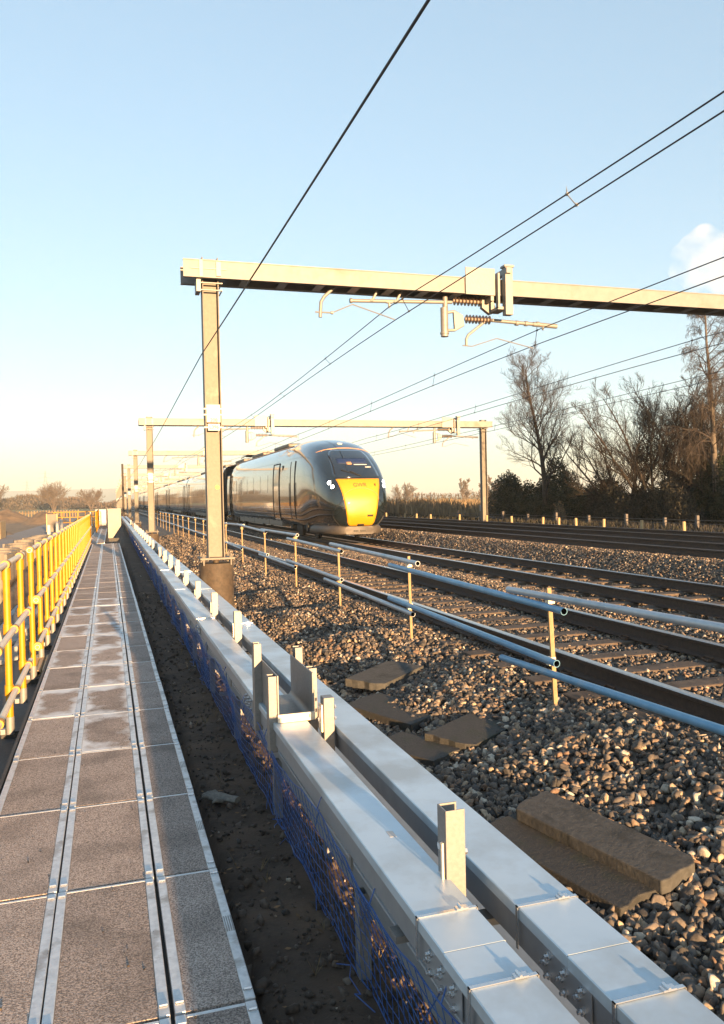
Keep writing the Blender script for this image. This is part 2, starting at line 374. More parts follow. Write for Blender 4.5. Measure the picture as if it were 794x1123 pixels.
def make_ground():
    V = [(x, y, ground_z(x, y)) for y in YS for x in XS]; nx = len(XS); F = []; MI = []
    for j in range(len(YS) - 1):
        for i in range(nx - 1):
            a = j * nx + i; F.append((a, a + 1, a + 1 + nx, a + nx))
            xc = (XS[i] + XS[i + 1]) / 2; yc = (YS[j] + YS[j + 1]) / 2
            if yc > 120 and not (-12 < xc < 20 and yc < 300): mi = 2
            elif -.75 < xc < 1.3: mi = 0
            elif xc <= -.75: mi = 3 if xc < -1.2 else 4
            elif xc > 17: mi = 1 if xc < 21 else 5
            else: mi = 0
            MI.append(mi)
    me = bpy.data.meshes.new('ground'); me.from_pydata(V, [], F)
    for m in (soil, cess, fieldm, earth, subm, scrub): me.materials.append(m)
    me.polygons.foreach_set('material_index', MI); me.polygons.foreach_set('use_smooth', [True] * len(F))
    o = bpy.data.objects.new('ground', me); COL.objects.link(o); structure(o)
make_ground()

def ico(sub):
    t = (1 + 5 ** .5) / 2
    v = np.array([(-1, t, 0), (1, t, 0), (-1, -t, 0), (1, -t, 0), (0, -1, t), (0, 1, t), (0, -1, -t), (0, 1, -t), (t, 0, -1), (t, 0, 1), (-t, 0, -1), (-t, 0, 1)], float)
    f = [(0, 11, 5), (0, 5, 1), (0, 1, 7), (0, 7, 10), (0, 10, 11), (1, 5, 9), (5, 11, 4), (11, 10, 2), (10, 7, 6), (7, 1, 8), (3, 9, 4), (3, 4, 2), (3, 2, 6), (3, 6, 8),
         (3, 8, 9), (4, 9, 5), (2, 4, 11), (6, 2, 10), (8, 6, 7), (9, 8, 1)]
    v /= np.linalg.norm(v[0]); v = [tuple(a) for a in v]
    for _ in range(sub):
        mid = {}; nf = []
        def m(a, b):
            k = (min(a, b), max(a, b))
            if k not in mid:
                p = np.array(v[a]) + np.array(v[b]); p /= np.linalg.norm(p); v.append(tuple(p)); mid[k] = len(v) - 1
            return mid[k]
        for a, b, c in f:
            ab, bc, ca = m(a, b), m(b, c), m(c, a); nf += [(a, ab, ca), (b, bc, ab), (c, ca, bc), (ab, bc, ca)]
        f = nf
    return np.array(v), np.array(f, dtype=np.int64)
def rock_kinds(sub, k):
    """angular stones: a sphere cut flat by random planes"""
    v0, f = ico(sub); out = []
    for _ in range(k):
        v = v0.copy()
        for _c in range(8):
            nrm = nr.normal(size=3); nrm /= np.linalg.norm(nrm); d = nr.uniform(.30, .66)
            s = v @ nrm; over = np.maximum(0, s - d); v -= over[:, None] * nrm * .96
        v *= 1 + nr.normal(size=(len(v), 1)) * (.05 if sub else .13)
        out.append(v * nr.uniform([.8, .7, .55], [1.25, 1., .85]))
    return out, f
STONE_COL = np.array([(.075, .066, .060), (.125, .104, .085), (.050, .046, .043), (.34, .26, .18), (.23, .165, .115), (.42, .37, .30), (.165, .135, .11), (.17, .11, .075)])
STONE_W = np.array([.20, .2, .15, .10, .11, .06, .12, .06]); STONE_W = STONE_W / STONE_W.sum()
def stones(P, size, kinds, f):
    """P: n x 3 centres -> vertices, faces, tints"""
    n = len(P); k = len(kinds); nv = len(kinds[0]); K = np.stack(kinds)[nr.integers(0, k, n)]
    q = nr.normal(size=(n, 4)); q /= np.linalg.norm(q, axis=1)[:, None]; w, x, y, z = q.T
    Rm = np.stack([1 - 2 * (y * y + z * z), 2 * (x * y - w * z), 2 * (x * z + w * y), 2 * (x * y + w * z), 1 - 2 * (x * x + z * z), 2 * (y * z - w * x),
                   2 * (x * z - w * y), 2 * (y * z + w * x), 1 - 2 * (x * x + y * y)], 1).reshape(n, 3, 3)
    V = np.einsum('nij,nvj->nvi', Rm, K) * size[:, None, None] + P[:, None, :]
    F = (f[None] + (np.arange(n) * nv)[:, None, None]).reshape(-1, 3)
    c = STONE_COL[nr.choice(len(STONE_COL), n, p=STONE_W)] * nr.uniform(.75, 1.25, (n, 1))
    T = np.concatenate([np.repeat(c, nv, 0), np.ones((n * nv, 1))], 1)
    return V.reshape(-1, 3), F, T
WZ = -.27
def make_ballast():
    # bed: a fine sheet following the ballast profile
    xs = axis([(1.28, 3.6, .09), (3.6, 9.3, .2), (9.3, 11, .12), (11, 17, .3)]); ys = axis([(-8, .6, .2), (.6, 16, .12), (16, 40, .3), (40, 110, 1.2), (110, 420, 12)])
    G = np.array([[ballast_z(x, y) for x in xs] for y in ys])
    bv = np.array([(x, y, G[j, i] - .02) for j, y in enumerate(ys) for i, x in enumerate(xs)]); nx = len(xs)
    q = np.array([(j * nx + i, j * nx + i + 1, (j + 1) * nx + i + 1, (j + 1) * nx + i) for j in range(len(ys) - 1) for i in range(nx - 1)])
    bf = np.concatenate([q[:, [0, 1, 2]], q[:, [0, 2, 3]]])
    xa, ya = np.array(xs), np.array(ys)
    def zat(P):
        i = np.clip(np.searchsorted(xa, P[:, 0]) - 1, 0, len(xa) - 2); j = np.clip(np.searchsorted(ya, P[:, 1]) - 1, 0, len(ya) - 2)
        tx = (P[:, 0] - xa[i]) / (xa[i + 1] - xa[i]); ty = (P[:, 1] - ya[j]) / (ya[j + 1] - ya[j])
        return (G[j, i] * (1 - tx) + G[j, i + 1] * tx) * (1 - ty) + (G[j + 1, i] * (1 - tx) + G[j + 1, i + 1] * tx) * ty
    allV, allF, allT = [bv], [bf], [np.tile([.10, .085, .07, 1.], (len(bv), 1))]
    base = len(bv)
    k1, f1 = rock_kinds(1, 14); k0, f0 = rock_kinds(0, 14)
    def zone(x0, x1, y0, y1, dens, s0, s1, kinds, f, keep=None, lift=.25):
        nonlocal base
        n = int((x1 - x0) * (y1 - y0) * dens)
        P = np.stack([nr.uniform(x0, x1, n), nr.uniform(y0, y1, n)], 1)
        # in view from here or a step aside, plus stones on the unseen shading heaps
        ok = (P[:, 0] < 1.05 * P[:, 1] + 1.6) | (P[:, 1] < 1.2)
        P = P[ok]
        if keep is not None: P = P[keep(P)]
        s = nr.uniform(s0, s1, len(P)) * nr.choice([1, 1, 1.25, .75], len(P))
        P3 = np.concatenate([P, (zat(P) + s * nr.uniform(-.1, lift, len(P)))[:, None]], 1)
        V, F, T = stones(P3, s, kinds, f); allV.append(V); allF.append(F + base); allT.append(T); base += len(V)
    def off_sleeper(P):     # inside the tracks the stones lie mostly in the cribs between sleepers
        ph = np.mod(P[:, 1] - .35, .65); inside = ((P[:, 0] > 3.5) & (P[:, 0] < 5.95)) | ((P[:, 0] > 7.0) & (P[:, 0] < 9.4))
        return ~inside | ((ph > .27) | (nr.uniform(size=len(P)) < .62))
    zone(1.3, 3.5, 1.2, 9.5, 760, .027, .044, k1, f1)
    zone(1.3, 3.5, 1.2, 9.5, 420, .016, .026, k0, f0)
    zone(1.3, 5., -7, 1.2, 330, .027, .044, k0, f0)  # stones covering the unseen heaps added behind the camera for shade
    zone(3.5, 6.2, 3.2, 12, 420, .022, .036, k0, f0, off_sleeper)
    zone(1.35, 3.5, 9.5, 20, 620, .025, .040, k0, f0)
    zone(3.5, 7., 9, 22, 260, .022, .034, k0, f0, off_sleeper)
    zone(6., 7.05, 5.5, 24, 420, .024, .036, k0, f0)
    zone(9.35, 11.05, 8, 26, 560, .024, .036, k0, f0)
    zone(7.05, 9.35, 7, 24, 110, .024, .036, k0, f0, off_sleeper)
    zone(9.35, 11.05, 26, 50, 300, .03, .045, k0, f0)
    zone(1.35, 3.5, 20, 45, 240, .028, .045, k0, f0)
    zone(3.5, 7., 22, 45, 90, .03, .05, k0, f0, off_sleeper)
    zone(13, 14.5, 12, 45, 160, .028, .04, k0, f0)
    zone(11.3, 12.7, 12, 30, 90, .028, .04, k0, f0)
    # a few stray stones lie on the soil by the netting
    V = np.concatenate(allV); F = np.concatenate(allF); T = np.concatenate(allT)
    o = npmesh('ballast', V, F, [stonem], T); tag(o, kind='stuff'); o['label'] = 'loose grey and brown track ballast'
make_ballast()
def make_pebbles():
    n = 420; P = np.stack([nr.uniform(.47, 1.2, n), 1.6 + nr.uniform(0, 1, n) ** 1.6 * 22], 1)
    s = nr.uniform(.006, .022, n) * nr.choice([.6, 1, 1.3], n)
    Z = np.array([ground_z(*p) for p in P]) + s * .3
    k, f = rock_kinds(1, 6); V, F, T = stones(np.concatenate([P, Z[:, None]], 1), s, k, f)
    tag(npmesh('pebbles', V, F, [stonem], T), kind='stuff')['label'] = 'pale pebbles scattered on the soil strip'
    n = 5200; P = np.stack([nr.uniform(.45, 1.25, n), 1.2 + nr.uniform(0, 1, n) ** 1.7 * 16], 1); s = nr.uniform(.004, .018, n) * nr.choice([.5, 1, 1, 2.], n)
    Z = np.array([ground_z(*p) for p in P]) + s * .15; k, f = rock_kinds(0, 6); V, F, T = stones(np.concatenate([P, Z[:, None]], 1), s, k, f)
    T = np.repeat(np.concatenate([np.array([(.060, .046, .036)]) * nr.uniform(.5, 1.7, (n, 1)), np.ones((n, 1))], 1), len(k[0]), 0)
    tag(npmesh('soil_crumbs', V, F, [stonem], T), kind='stuff')['label'] = 'dark crumbs and clods of soil on the strip'
    n = 420; x = nr.uniform(.47, 1.2, n) ; y = 1.5 + nr.uniform(0, 1, n) ** 1.6 * 18; a = nr.uniform(0, 6.28, n); s = nr.uniform(.008, .022, n)
    Z = np.array([ground_z(*p) for p in zip(x, y)]) + nr.uniform(.008, .02, n); u = np.stack([np.cos(a), np.sin(a), nr.uniform(-.4, .4, n)], 1) * s[:, None]; w = np.stack([-np.sin(a), np.cos(a), nr.uniform(-.4, .4, n)], 1) * s[:, None] * .45
    C = np.stack([x, y, Z], 1); V = np.stack([C - u, C + w, C + u, C - w], 1).reshape(-1, 3)
    T = np.repeat(np.concatenate([np.array([(.16, .095, .045)]) * nr.uniform(.4, 1.5, (n, 1)), np.ones((n, 1))], 1), 4, 0)
    tag(npmesh('leaf_litter', V, np.arange(4 * n).reshape(-1, 4), [stonem], T), kind='stuff')['label'] = 'brown dead leaves scattered on the soil strip'
    n = 260; P = np.stack([nr.uniform(-.62, .40, n), 1.5 + nr.uniform(0, 1, n) ** 1.5 * 14], 1); s = nr.uniform(.0015, .006, n) * nr.choice([.6, 1, 1, 1.5], n)
    V, F, T = stones(np.concatenate([P, np.full((n, 1), WZ + .003)], 1), s, k, f); T[:, :3] *= .35
    tag(npmesh('mud_crumbs', V, F, [stonem], T), kind='stuff')['label'] = 'small dark crumbs of mud trodden onto the walkway'
    m = MB()
    for _ in range(90):      # dead grass tufts along the netting foot
        y = 1.7 + rnd.random() ** 1.5 * 18; x = rnd.choice([.62, .78, .86, .9, 1.0]) + rnd.gauss(0, .06); z = ground_z(x, y)
        for _b in range(5):
            a = rnd.uniform(0, 6.28); l = rnd.uniform(.02, .08); e = Vector((math.cos(a) * l * .7, math.sin(a) * l * .7, l))
            b = Vector((x, y, z)); w = Vector((-math.sin(a), math.cos(a), 0)) * .0018
            m.add([b - w, b + w, b + e * .6 + w * .6 + Vector((0, 0, l * .1)), b + e], [(0, 1, 2), (0, 2, 3)])
    tag(m.build('dry_grass', grassm, fix=False), kind='stuff')['label'] = 'wisps of dead grass on the soil strip'
make_pebbles()

# ------------------------------------------------------------------ railway tracks
def track(x1, x2, zt, y0, y1, label, sleepers, clips, head=None):
    t = thing('railway_track', ((x1 + x2) / 2, y0, zt - .16), label, 'railway track', 'running tracks')
    prof = [(-.07, -.159), (.07, -.159), (.07, -.148), (.012, -.128), (.009, -.045), (.035, -.034), (.036, -.008), (.028, 0), (-.028, 0), (-.036, -.008), (-.035, -.034), (-.009, -.045), (-.012, -.128), (-.07, -.148)]
    for x in (x1, x2):
        m = MB(); m.prism([(x + a, zt + b) for a, b in prof], y0, y1, 'y', 0)
        o = m.build('rail', [railm, head or railt], t)
        for p in o.data.polygons:
            if p.normal.z > .6 and p.center.z + t['_loc'][2] > zt - .012: p.material_index = 1
    c = (x1 + x2) / 2
    for i in range(sleepers):
        y = math.ceil((y0 - .35) / .65) * .65 + .35 + .13 + i * .65
        m = MB(); m.prism([(y - .14, zt - .36), (y + .14, zt - .36), (y + .115, zt - .175), (y - .115, zt - .175)], c - 1.24, c + 1.24, 'x')
        s = m.build('sleeper', sleepm, t, bevel=.012)
        if i < clips:
            for x in (x1, x2):
                for sd in (-1, 1):
                    k = MB(); xx = x + sd * .085
                    k.tube([(xx + sd * .03, y - .05, zt - .165), (xx + sd * .03, y + .05, zt - .15), (xx - sd * .02, y + .06, zt - .135), (xx - sd * .02, y - .05, zt - .138)], .009, 6)
                    k.box(xx - .02, xx + .045 if sd > 0 else xx + .02, y - .035, y + .035, zt - .176, zt - .15)
                    k.build('rail_clip', clipm, s)
track(3.955, 5.495, 0., 1.2, 420, 'near empty track with brown rails beside the blue tube barrier', 70, 16)
track(7.40, 8.90, 0., 2., 420, 'second track with the passenger train standing on it', 40, 4)
track(11.25, 12.75, .3, 3., 420, 'third track raised on the ballast bank beyond the train', 30, 0, railw)
track(14.55, 16.05, .3, 4., 420, 'farthest track next to the cream marker posts', 24, 0, railw)

# ------------------------------------------------------------------ walkway
WROW = 1.0477; DR = -.0042
def wx(x, y): return x + DR * (y - 3.)
WZ = -.27
COLS = [(-.668, -.273, 'left'), (-.2655, .146, 'middle'), (.161, .434, 'right')]
def walkway():
    y0 = .66
    names = {'left': 'left column beside the yellow handrail', 'middle': 'middle column of the walkway', 'right': 'narrow right column beside the soil strip'}
    for ci, (xa, xb, side) in enumerate(COLS):
        for r in range(34):
            ya = y0 + r * WROW; yb = ya + WROW - .012; ym = (ya + yb) / 2
            if r == 0: continue
            frosty = (side == 'middle' and 5 <= r <= 13) or (side == 'left' and 6 <= r <= 12 and r % 2 == 0)
            k_ = r - 2 if side == 'left' else r - 1; where = '%s up' % ORD[k_] if k_ >= 0 else 'just before the first'
            look = 'frosted grit walkway cover' if frosty else 'brown grit walkway cover'
            t = thing('walkway_cover', (wx((xa + xb) / 2, ym), ym, WZ - .04), look + {'left':  ', column beside the handrail, ', 'middle': ', middle column, ', 'right': ', narrow column beside the soil, '}[side] + where.replace(' up', ' from near end'),
                      'walkway cover', 'walkway covers')
            e = .038; z = WZ + rnd.uniform(-.002, .002); dx = rnd.uniform(-.002, .002)
            def Q(x, y): return wx(x, y) + dx
            def slab(x0, x1, yy0, yy1, z0, z1, nm, mm, bev=0):
                m = MB(); pts = [(Q(x0, yy0), yy0), (Q(x1, yy0), yy0), (Q(x1, yy1), yy1), (Q(x0, yy1), yy1)]
                m.prism(pts, z0, z1, 'z'); return m.build(nm, mm, t, bevel=bev)
            slab(xa + e, xb - e, ya + .004, yb - .016, z - .035, z, 'grit_sheet', gritf if frosty else grit)
            slab(xa, xa + e - .001, ya, yb, z - .038, z + .004, 'edge_strip', edgem, .003)
            slab(xb - e + .001, xb, ya, yb, z - .038, z + .004, 'edge_strip', edgem, .003)
            slab(xa + e, xb - e, yb - .015, yb, z - .036, z + .0008, 'end_bead', edgem, .001)
            if r < 11:
                for cx in (xa + .019, xb - .019):
                    for yy, sg in ((ya + .05, 1), (yb - .055, -1)):
                        m = MB(); q = Q(cx, yy)
                        m.tube([(q - .013, yy, z + .003), (q - .013, yy, z + .009), (q + .013, yy, z + .009), (q + .013, yy, z + .003)], .004, 6)
                        m.build('clip', strapm, t)
                if side == 'right':
                    m = MB(); q = Q(xb - .019, ym)
                    for k in range(4): m.box(q - .015 + k * .009, q - .011 + k * .009, ym - .06, ym + .06, z + .004, z + .006)
                    m.build('latch_plate', galv, t)
    # supporting frame below the panels
    t = thing('support_grid', (0, 12, -.47), 'dark steel frame carrying the grit walkway covers', 'walkway support')
    for x, w in ((-.695, .022), (-.2695, .05), (.1535, .05), (.42, .03)):
        m = MB(); m.prism([(wx(x - w / 2, .6), .6), (wx(x + w / 2, .6), .6), (wx(x + w / 2, 36.3), 36.3), (wx(x - w / 2, 36.3), 36.3)], -.40, WZ - (.012 if x < -.6 else .045), 'z')
        m.build('bearer', subm, t)
    for k in range(18):
        y = .9 + k * 2 * WROW; m = MB(); m.box(wx(-.9, y), wx(.42, y), y - .03, y + .03, -.462, -.405); m.build('cross_bearer', subm, t)
    # the walkway beyond the steel chute jogs to the left
    for r in range(20):
        ya = 37.0 + r * WROW; z = WZ
        for xa, xb, sd in ((-.99, -.66, 'left'), (-.645, -.32, 'right')):
            t = thing('walkway_cover', ((xa + xb) / 2, ya + .5, WZ - .04), 'far walkway cover past the steel chute, %s, %s row' % ({'left': 'handrail side', 'right': 'chute side'}[sd], ORD[r]), 'walkway cover', 'walkway covers beyond the chute')
            m = MB(); m.box(xa + .03, xb - .03, ya, ya + WROW - .02, z - .04, z); m.build('grit_sheet', grit, t)
            m = MB(); m.box(xa, xa + .029, ya, ya + WROW - .01, z - .04, z + .004); m.box(xb - .029, xb, ya, ya + WROW - .01, z - .04, z + .004); m.build('edge_strip', edgem, t)
walkway()

# ------------------------------------------------------------------ yellow handrail
def hx(y): return -.825 - .0032 * (y - 7)
def handrail():
    t = thing('yellow_handrail', (-.83, 20, -.47), 'long yellow tube handrail with pale metal rails along the left of the walkway', 'handrail')
    ys = [4.93, 5.98, 7.04, 8.1] + [9.17 + i * 1.052 for i in range(29)]
    def post(y, p, ring=False):
        x = hx(y); m = MB()
        m.tube([(x, y, -.26), (x, y, .955)], .028, 14); o = m.build('post', yel, p, True)
        m = MB(); m.tube([(x, y, -.39), (x, y, -.25)], .033, 14)
        m.box(x - .12, x - .036, y - .03, y + .03, -.385, -.345); m.box(x - .13, x - .121, y - .02, y + .02, -.42, -.24)
        m.build('base_socket', galv, o, True)
        m = MB(); m.tube([(x, y, .86), (x, y, .955)], .035, 14); m.tube([(x, y - .06, .985), (x, y + .06, .985)], .035, 14); m.build('top_fitting', yel, o, True)
        for z in (.46, -.035):
            m = MB(); m.tube([(x, y, z - .042), (x, y, z + .042)], .035, 14); m.tube([(x + .052, y - .035, z), (x + .052, y + .035, z)], .033, 14)
            if ring: m.pipe((x + .053, y - .08, z), (x + .053, y - .035, z), .045, 16)
            m.build('clamp', yel, o, True)
    for i, y in enumerate(ys): post(y, t, abs(y - 9.17) < .01)
    def rail(z, ya, yb, dx, mm, par):
        m = MB(); m.pipe((hx(ya) + dx, ya, z), (hx(yb) + dx, yb, z), .024, 14, wall=.15); m.build('rail', mm, par, True)
    rail(.985, 4.4, 8.35, 0, galvr, t); rail(.985, 9.05, 39.6, 0, galvr, t)
    for z in (.46, -.035):
        rail(z, 4.4, 8.32, .050, galvr, t); rail(z, 9.05, 39.6, .052, galvr, t)
    # the second section beyond the gap
    t2 = thing('yellow_handrail', (-1.02, 52, -.47), 'far yellow handrail section beyond the gap near the steel chute', 'handrail')
    m = MB(); m.tube([(-1.10, 46.5, -.4), (-1.10, 46.5, 1.0)], .03, 10); m.build('end_post', galvr, t2, True)
    for k in range(18):
        y = 50 + k * 1.05; x = -.90 - .004 * (y - 50); m = MB(); m.tube([(x, y, -.35), (x, y, .95)], .031, 10); m.build('post', yel, t2, True)
    for z in (.985, .46, -.035):
        m = MB(); m.tube([(-.89, 49.6, z), (-.97, 68.2, z)], .027, 10); m.build('rail', yel, t2, True)
    t3 = thing('yellow_handrail', (-3.2, 75, -.6), 'yellow handrail turning left round a landing at the far end', 'handrail')
    for k in range(7):
        x = -4.6 + k * .62; m = MB(); m.tube([(x, 72, -.55), (x, 72, .8)], .035, 10); m.build('post', yel, t3, True)
    for z in (.8, .35, -.1):
        m = MB(); m.tube([(-4.7, 72, z), (-.95, 72, z)], .035, 10); m.build('rail', yel, t3, True)
handrail()

# ------------------------------------------------------------------ cable troughs, their posts, cradle, netting
def trough(name, xa, xb, zt, hgt, label, lids, bands, y1=75., lidm=None):
    t = thing(name, ((xa + xb) / 2, 1., zt - hgt - .02), label, 'cable trough', 'cable troughs')
    # body: upright sides and floor, open inside
    m = MB(); b0, b1 = xa + .010, xb - .010; zb = zt - hgt
    m.prism([(b0, zt - .024), (b0, zb), (b1, zb), (b1, zt - .024), (b1 - .006, zt - .024), (b1 - .006, zb + .006), (b0 + .006, zb + .006), (b0 + .006, zt - .024)], -12., y1)
    m.box(b0 - .004, b0, -12, y1, zt - .046, zt - .034)
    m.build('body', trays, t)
    ys = [-12., -7.2, -4.1, -1.2] + lids + [y1]
    for a, b in zip(ys, ys[1:]):
        j = rnd.uniform(-.0016, .0016); jz = rnd.uniform(-.0012, .0012); xa, xb, zt = xa + j, xb + j, zt + jz
        m = MB(); m.prism([(xa, zt - .034), (xa + .004, zt - .034), (xa + .004, zt - .005), (xb - .004, zt - .005), (xb - .004, zt - .034), (xb, zt - .034), (xb, zt - .003), (xb - .003, zt), (xa + .003, zt), (xa, zt - .003)], a + .0015, b - .0015)
        m.build('lid', lidm or traym, t); xa, xb, zt = xa - j, xb - j, zt - jz
    for y in bands:
        s = MB(); w = .006
        s.box(xa - .004, xb + .004, y - w, y + w, zt + .0005, zt + .003); s.box(xa - .004, xa - .001, y - w, y + w, zb, zt + .003); s.box(xb + .001, xb + .004, y - w, y + w, zb, zt + .003)
        o = s.build('strap', strapm, t)
        k = MB(); xk = xb - .045; k.box(xk - .018, xk + .018, y - .010, y + .010, zt + .003, zt + .008); k.tube([(xk - .004, y - .013, zt + .01), (xk - .004, y + .013, zt + .01)], .0045, 8)
        k.build('buckle', strapm, o)
    return t
LA = [1.905, 4.98, 8.02, 11.06, 14.1, 17.1, 20.2, 23.2, 29, 35, 41, 47]
RA = [1.79, 4.84, 7.9, 10.95, 14, 17, 20, 23, 29, 35, 41, 47]
ta = trough('cable_trough', .790, .970, .28, .120, 'left upper pale grey cable trough carrying the steel cradle', LA, [1.745, 2.09, 8.2, 14.3])
tb = trough('cable_trough', 1.082, 1.273, .28, .120, 'right pale grey cable trough next to the ballast', RA, [1.585, 2.05, 7.7, 13.8])
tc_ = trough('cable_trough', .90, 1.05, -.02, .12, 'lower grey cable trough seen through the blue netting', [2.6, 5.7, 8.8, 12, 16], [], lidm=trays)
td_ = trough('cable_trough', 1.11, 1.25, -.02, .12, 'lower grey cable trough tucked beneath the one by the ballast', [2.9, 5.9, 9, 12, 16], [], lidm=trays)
def splice(t, x, yc, zt, side=-1):
    m = MB(); m.box(x - .004, x - .0005, yc - .115, yc + .115, zt - .117, zt - .036); p = m.build('splice_plate', trays, t, bevel=.001)
    for i in range(3):
        for j in range(3):
            yy = yc - .08 + i * .08 + (.02 if j % 2 else 0); zz = zt - .05 - j * .026
            b = MB(); b.tube([(x - .004, yy, zz), (x - .012, yy, zz)], .011, 6); b.tube([(x - .012, yy, zz), (x - .022, yy, zz)], .0055, 8); b.build('bolt', strapm, p)
m = MB(); m.prism([(.895, 2.62), (.918, 2.615), (.920, 2.665), (.897, 2.67)], .2805, .2812, 'z'); m.build('sticker', whitep, ta)
splice(ta, .7965, 1.915, .28); splice(tb, 1.0885, 1.80, .28); splice(ta, .7965, 4.98, .28); splice(tb, 1.0885, 4.84, .28); splice(ta, .7965, 8.02, .28)

def upright(x, y, ztop, label, zb=-.5, group='posts between the cable troughs', parts=True):
    t = thing('trough_post', (x, y, zb), label, 'steel post', group)
    m = MB(); w = .032; d = .034; k = .005    # lipped channel, open to the track
    m.prism([(x - w, y - d), (x + w, y - d), (x + w, y - d + k), (x - w + k, y - d + k), (x - w + k, y + d - k), (x + w, y + d - k), (x + w, y + d), (x - w, y + d)], zb, ztop, 'z')
    m.build('channel', galv, t, bevel=.0012)
    if parts:
        m = MB(); m.box(x - w - .012, x - w - .006, y - d + .006, y - d + .018, .27, ztop - .10); m.build('side_plate', galvr, t)
        for z in (.33, .42):
            m = MB(); m.tube([(x - w, y + .004, z + ztop - .54), (x - w - .010, y + .004, z + ztop - .54)], .012, 6); m.build('bolt', strapm, t)
        m = MB(); m.tube([(x + w, y - d + .02, ztop - .14), (x + w + .012, y - d + .02, ztop - .14)], .011, 6); m.build('bolt', strapm, t)
    m = MB(); m.box(x - .20, x + .20, y - .032, y + .032, .11, .132); m.build('bearing_bracket', galv, t)
    m = MB(); m.box(x - .17, x + .17, y - .03, y + .03, -.235, -.213); m.build('bearing_bracket', galv, t)
PY = [2.30, 7.03, 8.68, 10.4, 12.1, 13.65, 15.3, 17, 18.7, 20.4, 22.1, 23.8, 25.6, 27.4, 29.3, 31.2, 33.2, 35.2, 37.4, 39.6, 42, 44.4, 47]
for i, y in enumerate(PY):
    l = ('nearest galvanised channel post standing up between the two troughs' if i == 0 else 
         'galvanised post between the troughs, %s beyond the steel cradle' % ORD[i - 1])
    upright(.988 if i == 0 else 1.03, y, .492 if i == 0 else .47 + rnd.uniform(-.03, .03), l, parts=i < 8)
# short legs in front carry the lower trough and the netting
for i, y in enumerate([2.95, 4.62, 6.2, 7.8, 9.5, 11.2, 12.9, 14.7, 16.5, 18.5, 20.5]):
    t = thing('short_leg', (.835, y, -.5), 'short galvanised leg under the left trough behind netting, %s from the near end' % ORD[i], 'steel leg', 'short legs behind the netting')
    m = MB(); x = .872; m.prism([(x - .005, y - .03), (x + .04, y - .03), (x + .04, y - .025), (x, y - .025), (x, y + .025), (x + .04, y + .025), (x + .04, y + .03), (x - .005, y + .03)], -.5, -.06, 'z'); m.build('channel', galv, t)
    m = MB(); m.box(x - .028, x - .020, y - .012, y + .012, .03, .16); m.build('hook_plate', galv, t)
def cradle():
    t = thing('steel_cradle', (.92, 4.4, .281), 'galvanised U-shaped cable cradle straddling the left trough', 'cable cradle')
    m = MB(); ya, yb = 4.17, 4.72; xa, xb = .812, 1.010; k = .008
    r = .03; prof = [(xa, .53), (xa, .284), (xb, .284), (xb, .53), (xb - k, .53)]
    prof += [(xb - k - r + r * math.cos(a), .292 + r - r * math.sin(a)) for a in [i * math.pi / 12 for i in range(7)]]
    prof += [(xa + k + r - r * math.sin(a), .292 + r - r * math.cos(a)) for a in [i * math.pi / 12 for i in range(7)]] + [(xa + k, .53)]
    m.prism(prof, ya, yb); m.build('saddle', galv, t, bevel=.0015)
    m = MB(); m.box(xa - .002, xb + .002, ya - .014, ya - .001, .282, .325); m.build('front_flange', galvr, t, bevel=.002)
    for (x, y, z1, s) in ((.790, 4.22, .525, 1), (.790, 4.66, .625, 1), (1.035, 4.66, .585, -1), (1.040, 4.34, .525, -1)):
        m = MB(); w = .022; d = .036
        m.prism([(x - w, y - d), (x + w, y - d), (x + w, y - d + .005), (x - w + .005, y - d + .005), (x - w + .005, y + d - .005), (x + w, y + d - .005), (x + w, y + d), (x - w, y + d)] if s > 0 else
                [(x + w, y - d), (x - w, y - d), (x - w, y - d + .005), (x + w - .005, y - d + .005), (x + w - .005, y + d - .005), (x - w, y + d - .005), (x - w, y + d), (x + w, y + d)], .12 if s > 0 else -.3, z1, 'z')
        m.build('side_post', galv, t, bevel=.0015)
    x, y = 1.062, 4.02
    p = thing('trough_post', (x, y, -.5), 'thick galvanised post at the near right corner of the steel cradle', 'steel post', 'posts between the cable troughs')
    m = MB(); m.box(x - .046, x + .010, y - .036, y + .036, -.5, .435); m.build('channel', galv, p, bevel=.003)
    m = MB(); m.box(x - .058, x - .050, y - .03, y + .03, .26, .40); m.build('side_plate', galvr, p)
    for z in (.32, .38):
        for sx in (-.064, .018):
            m = MB(); m.tube([(x + sx, y - .005, z), (x + sx + (.008 if sx > 0 else -.004), y - .005, z)], .011, 6); m.build('bolt', strapm, p)
cradle()
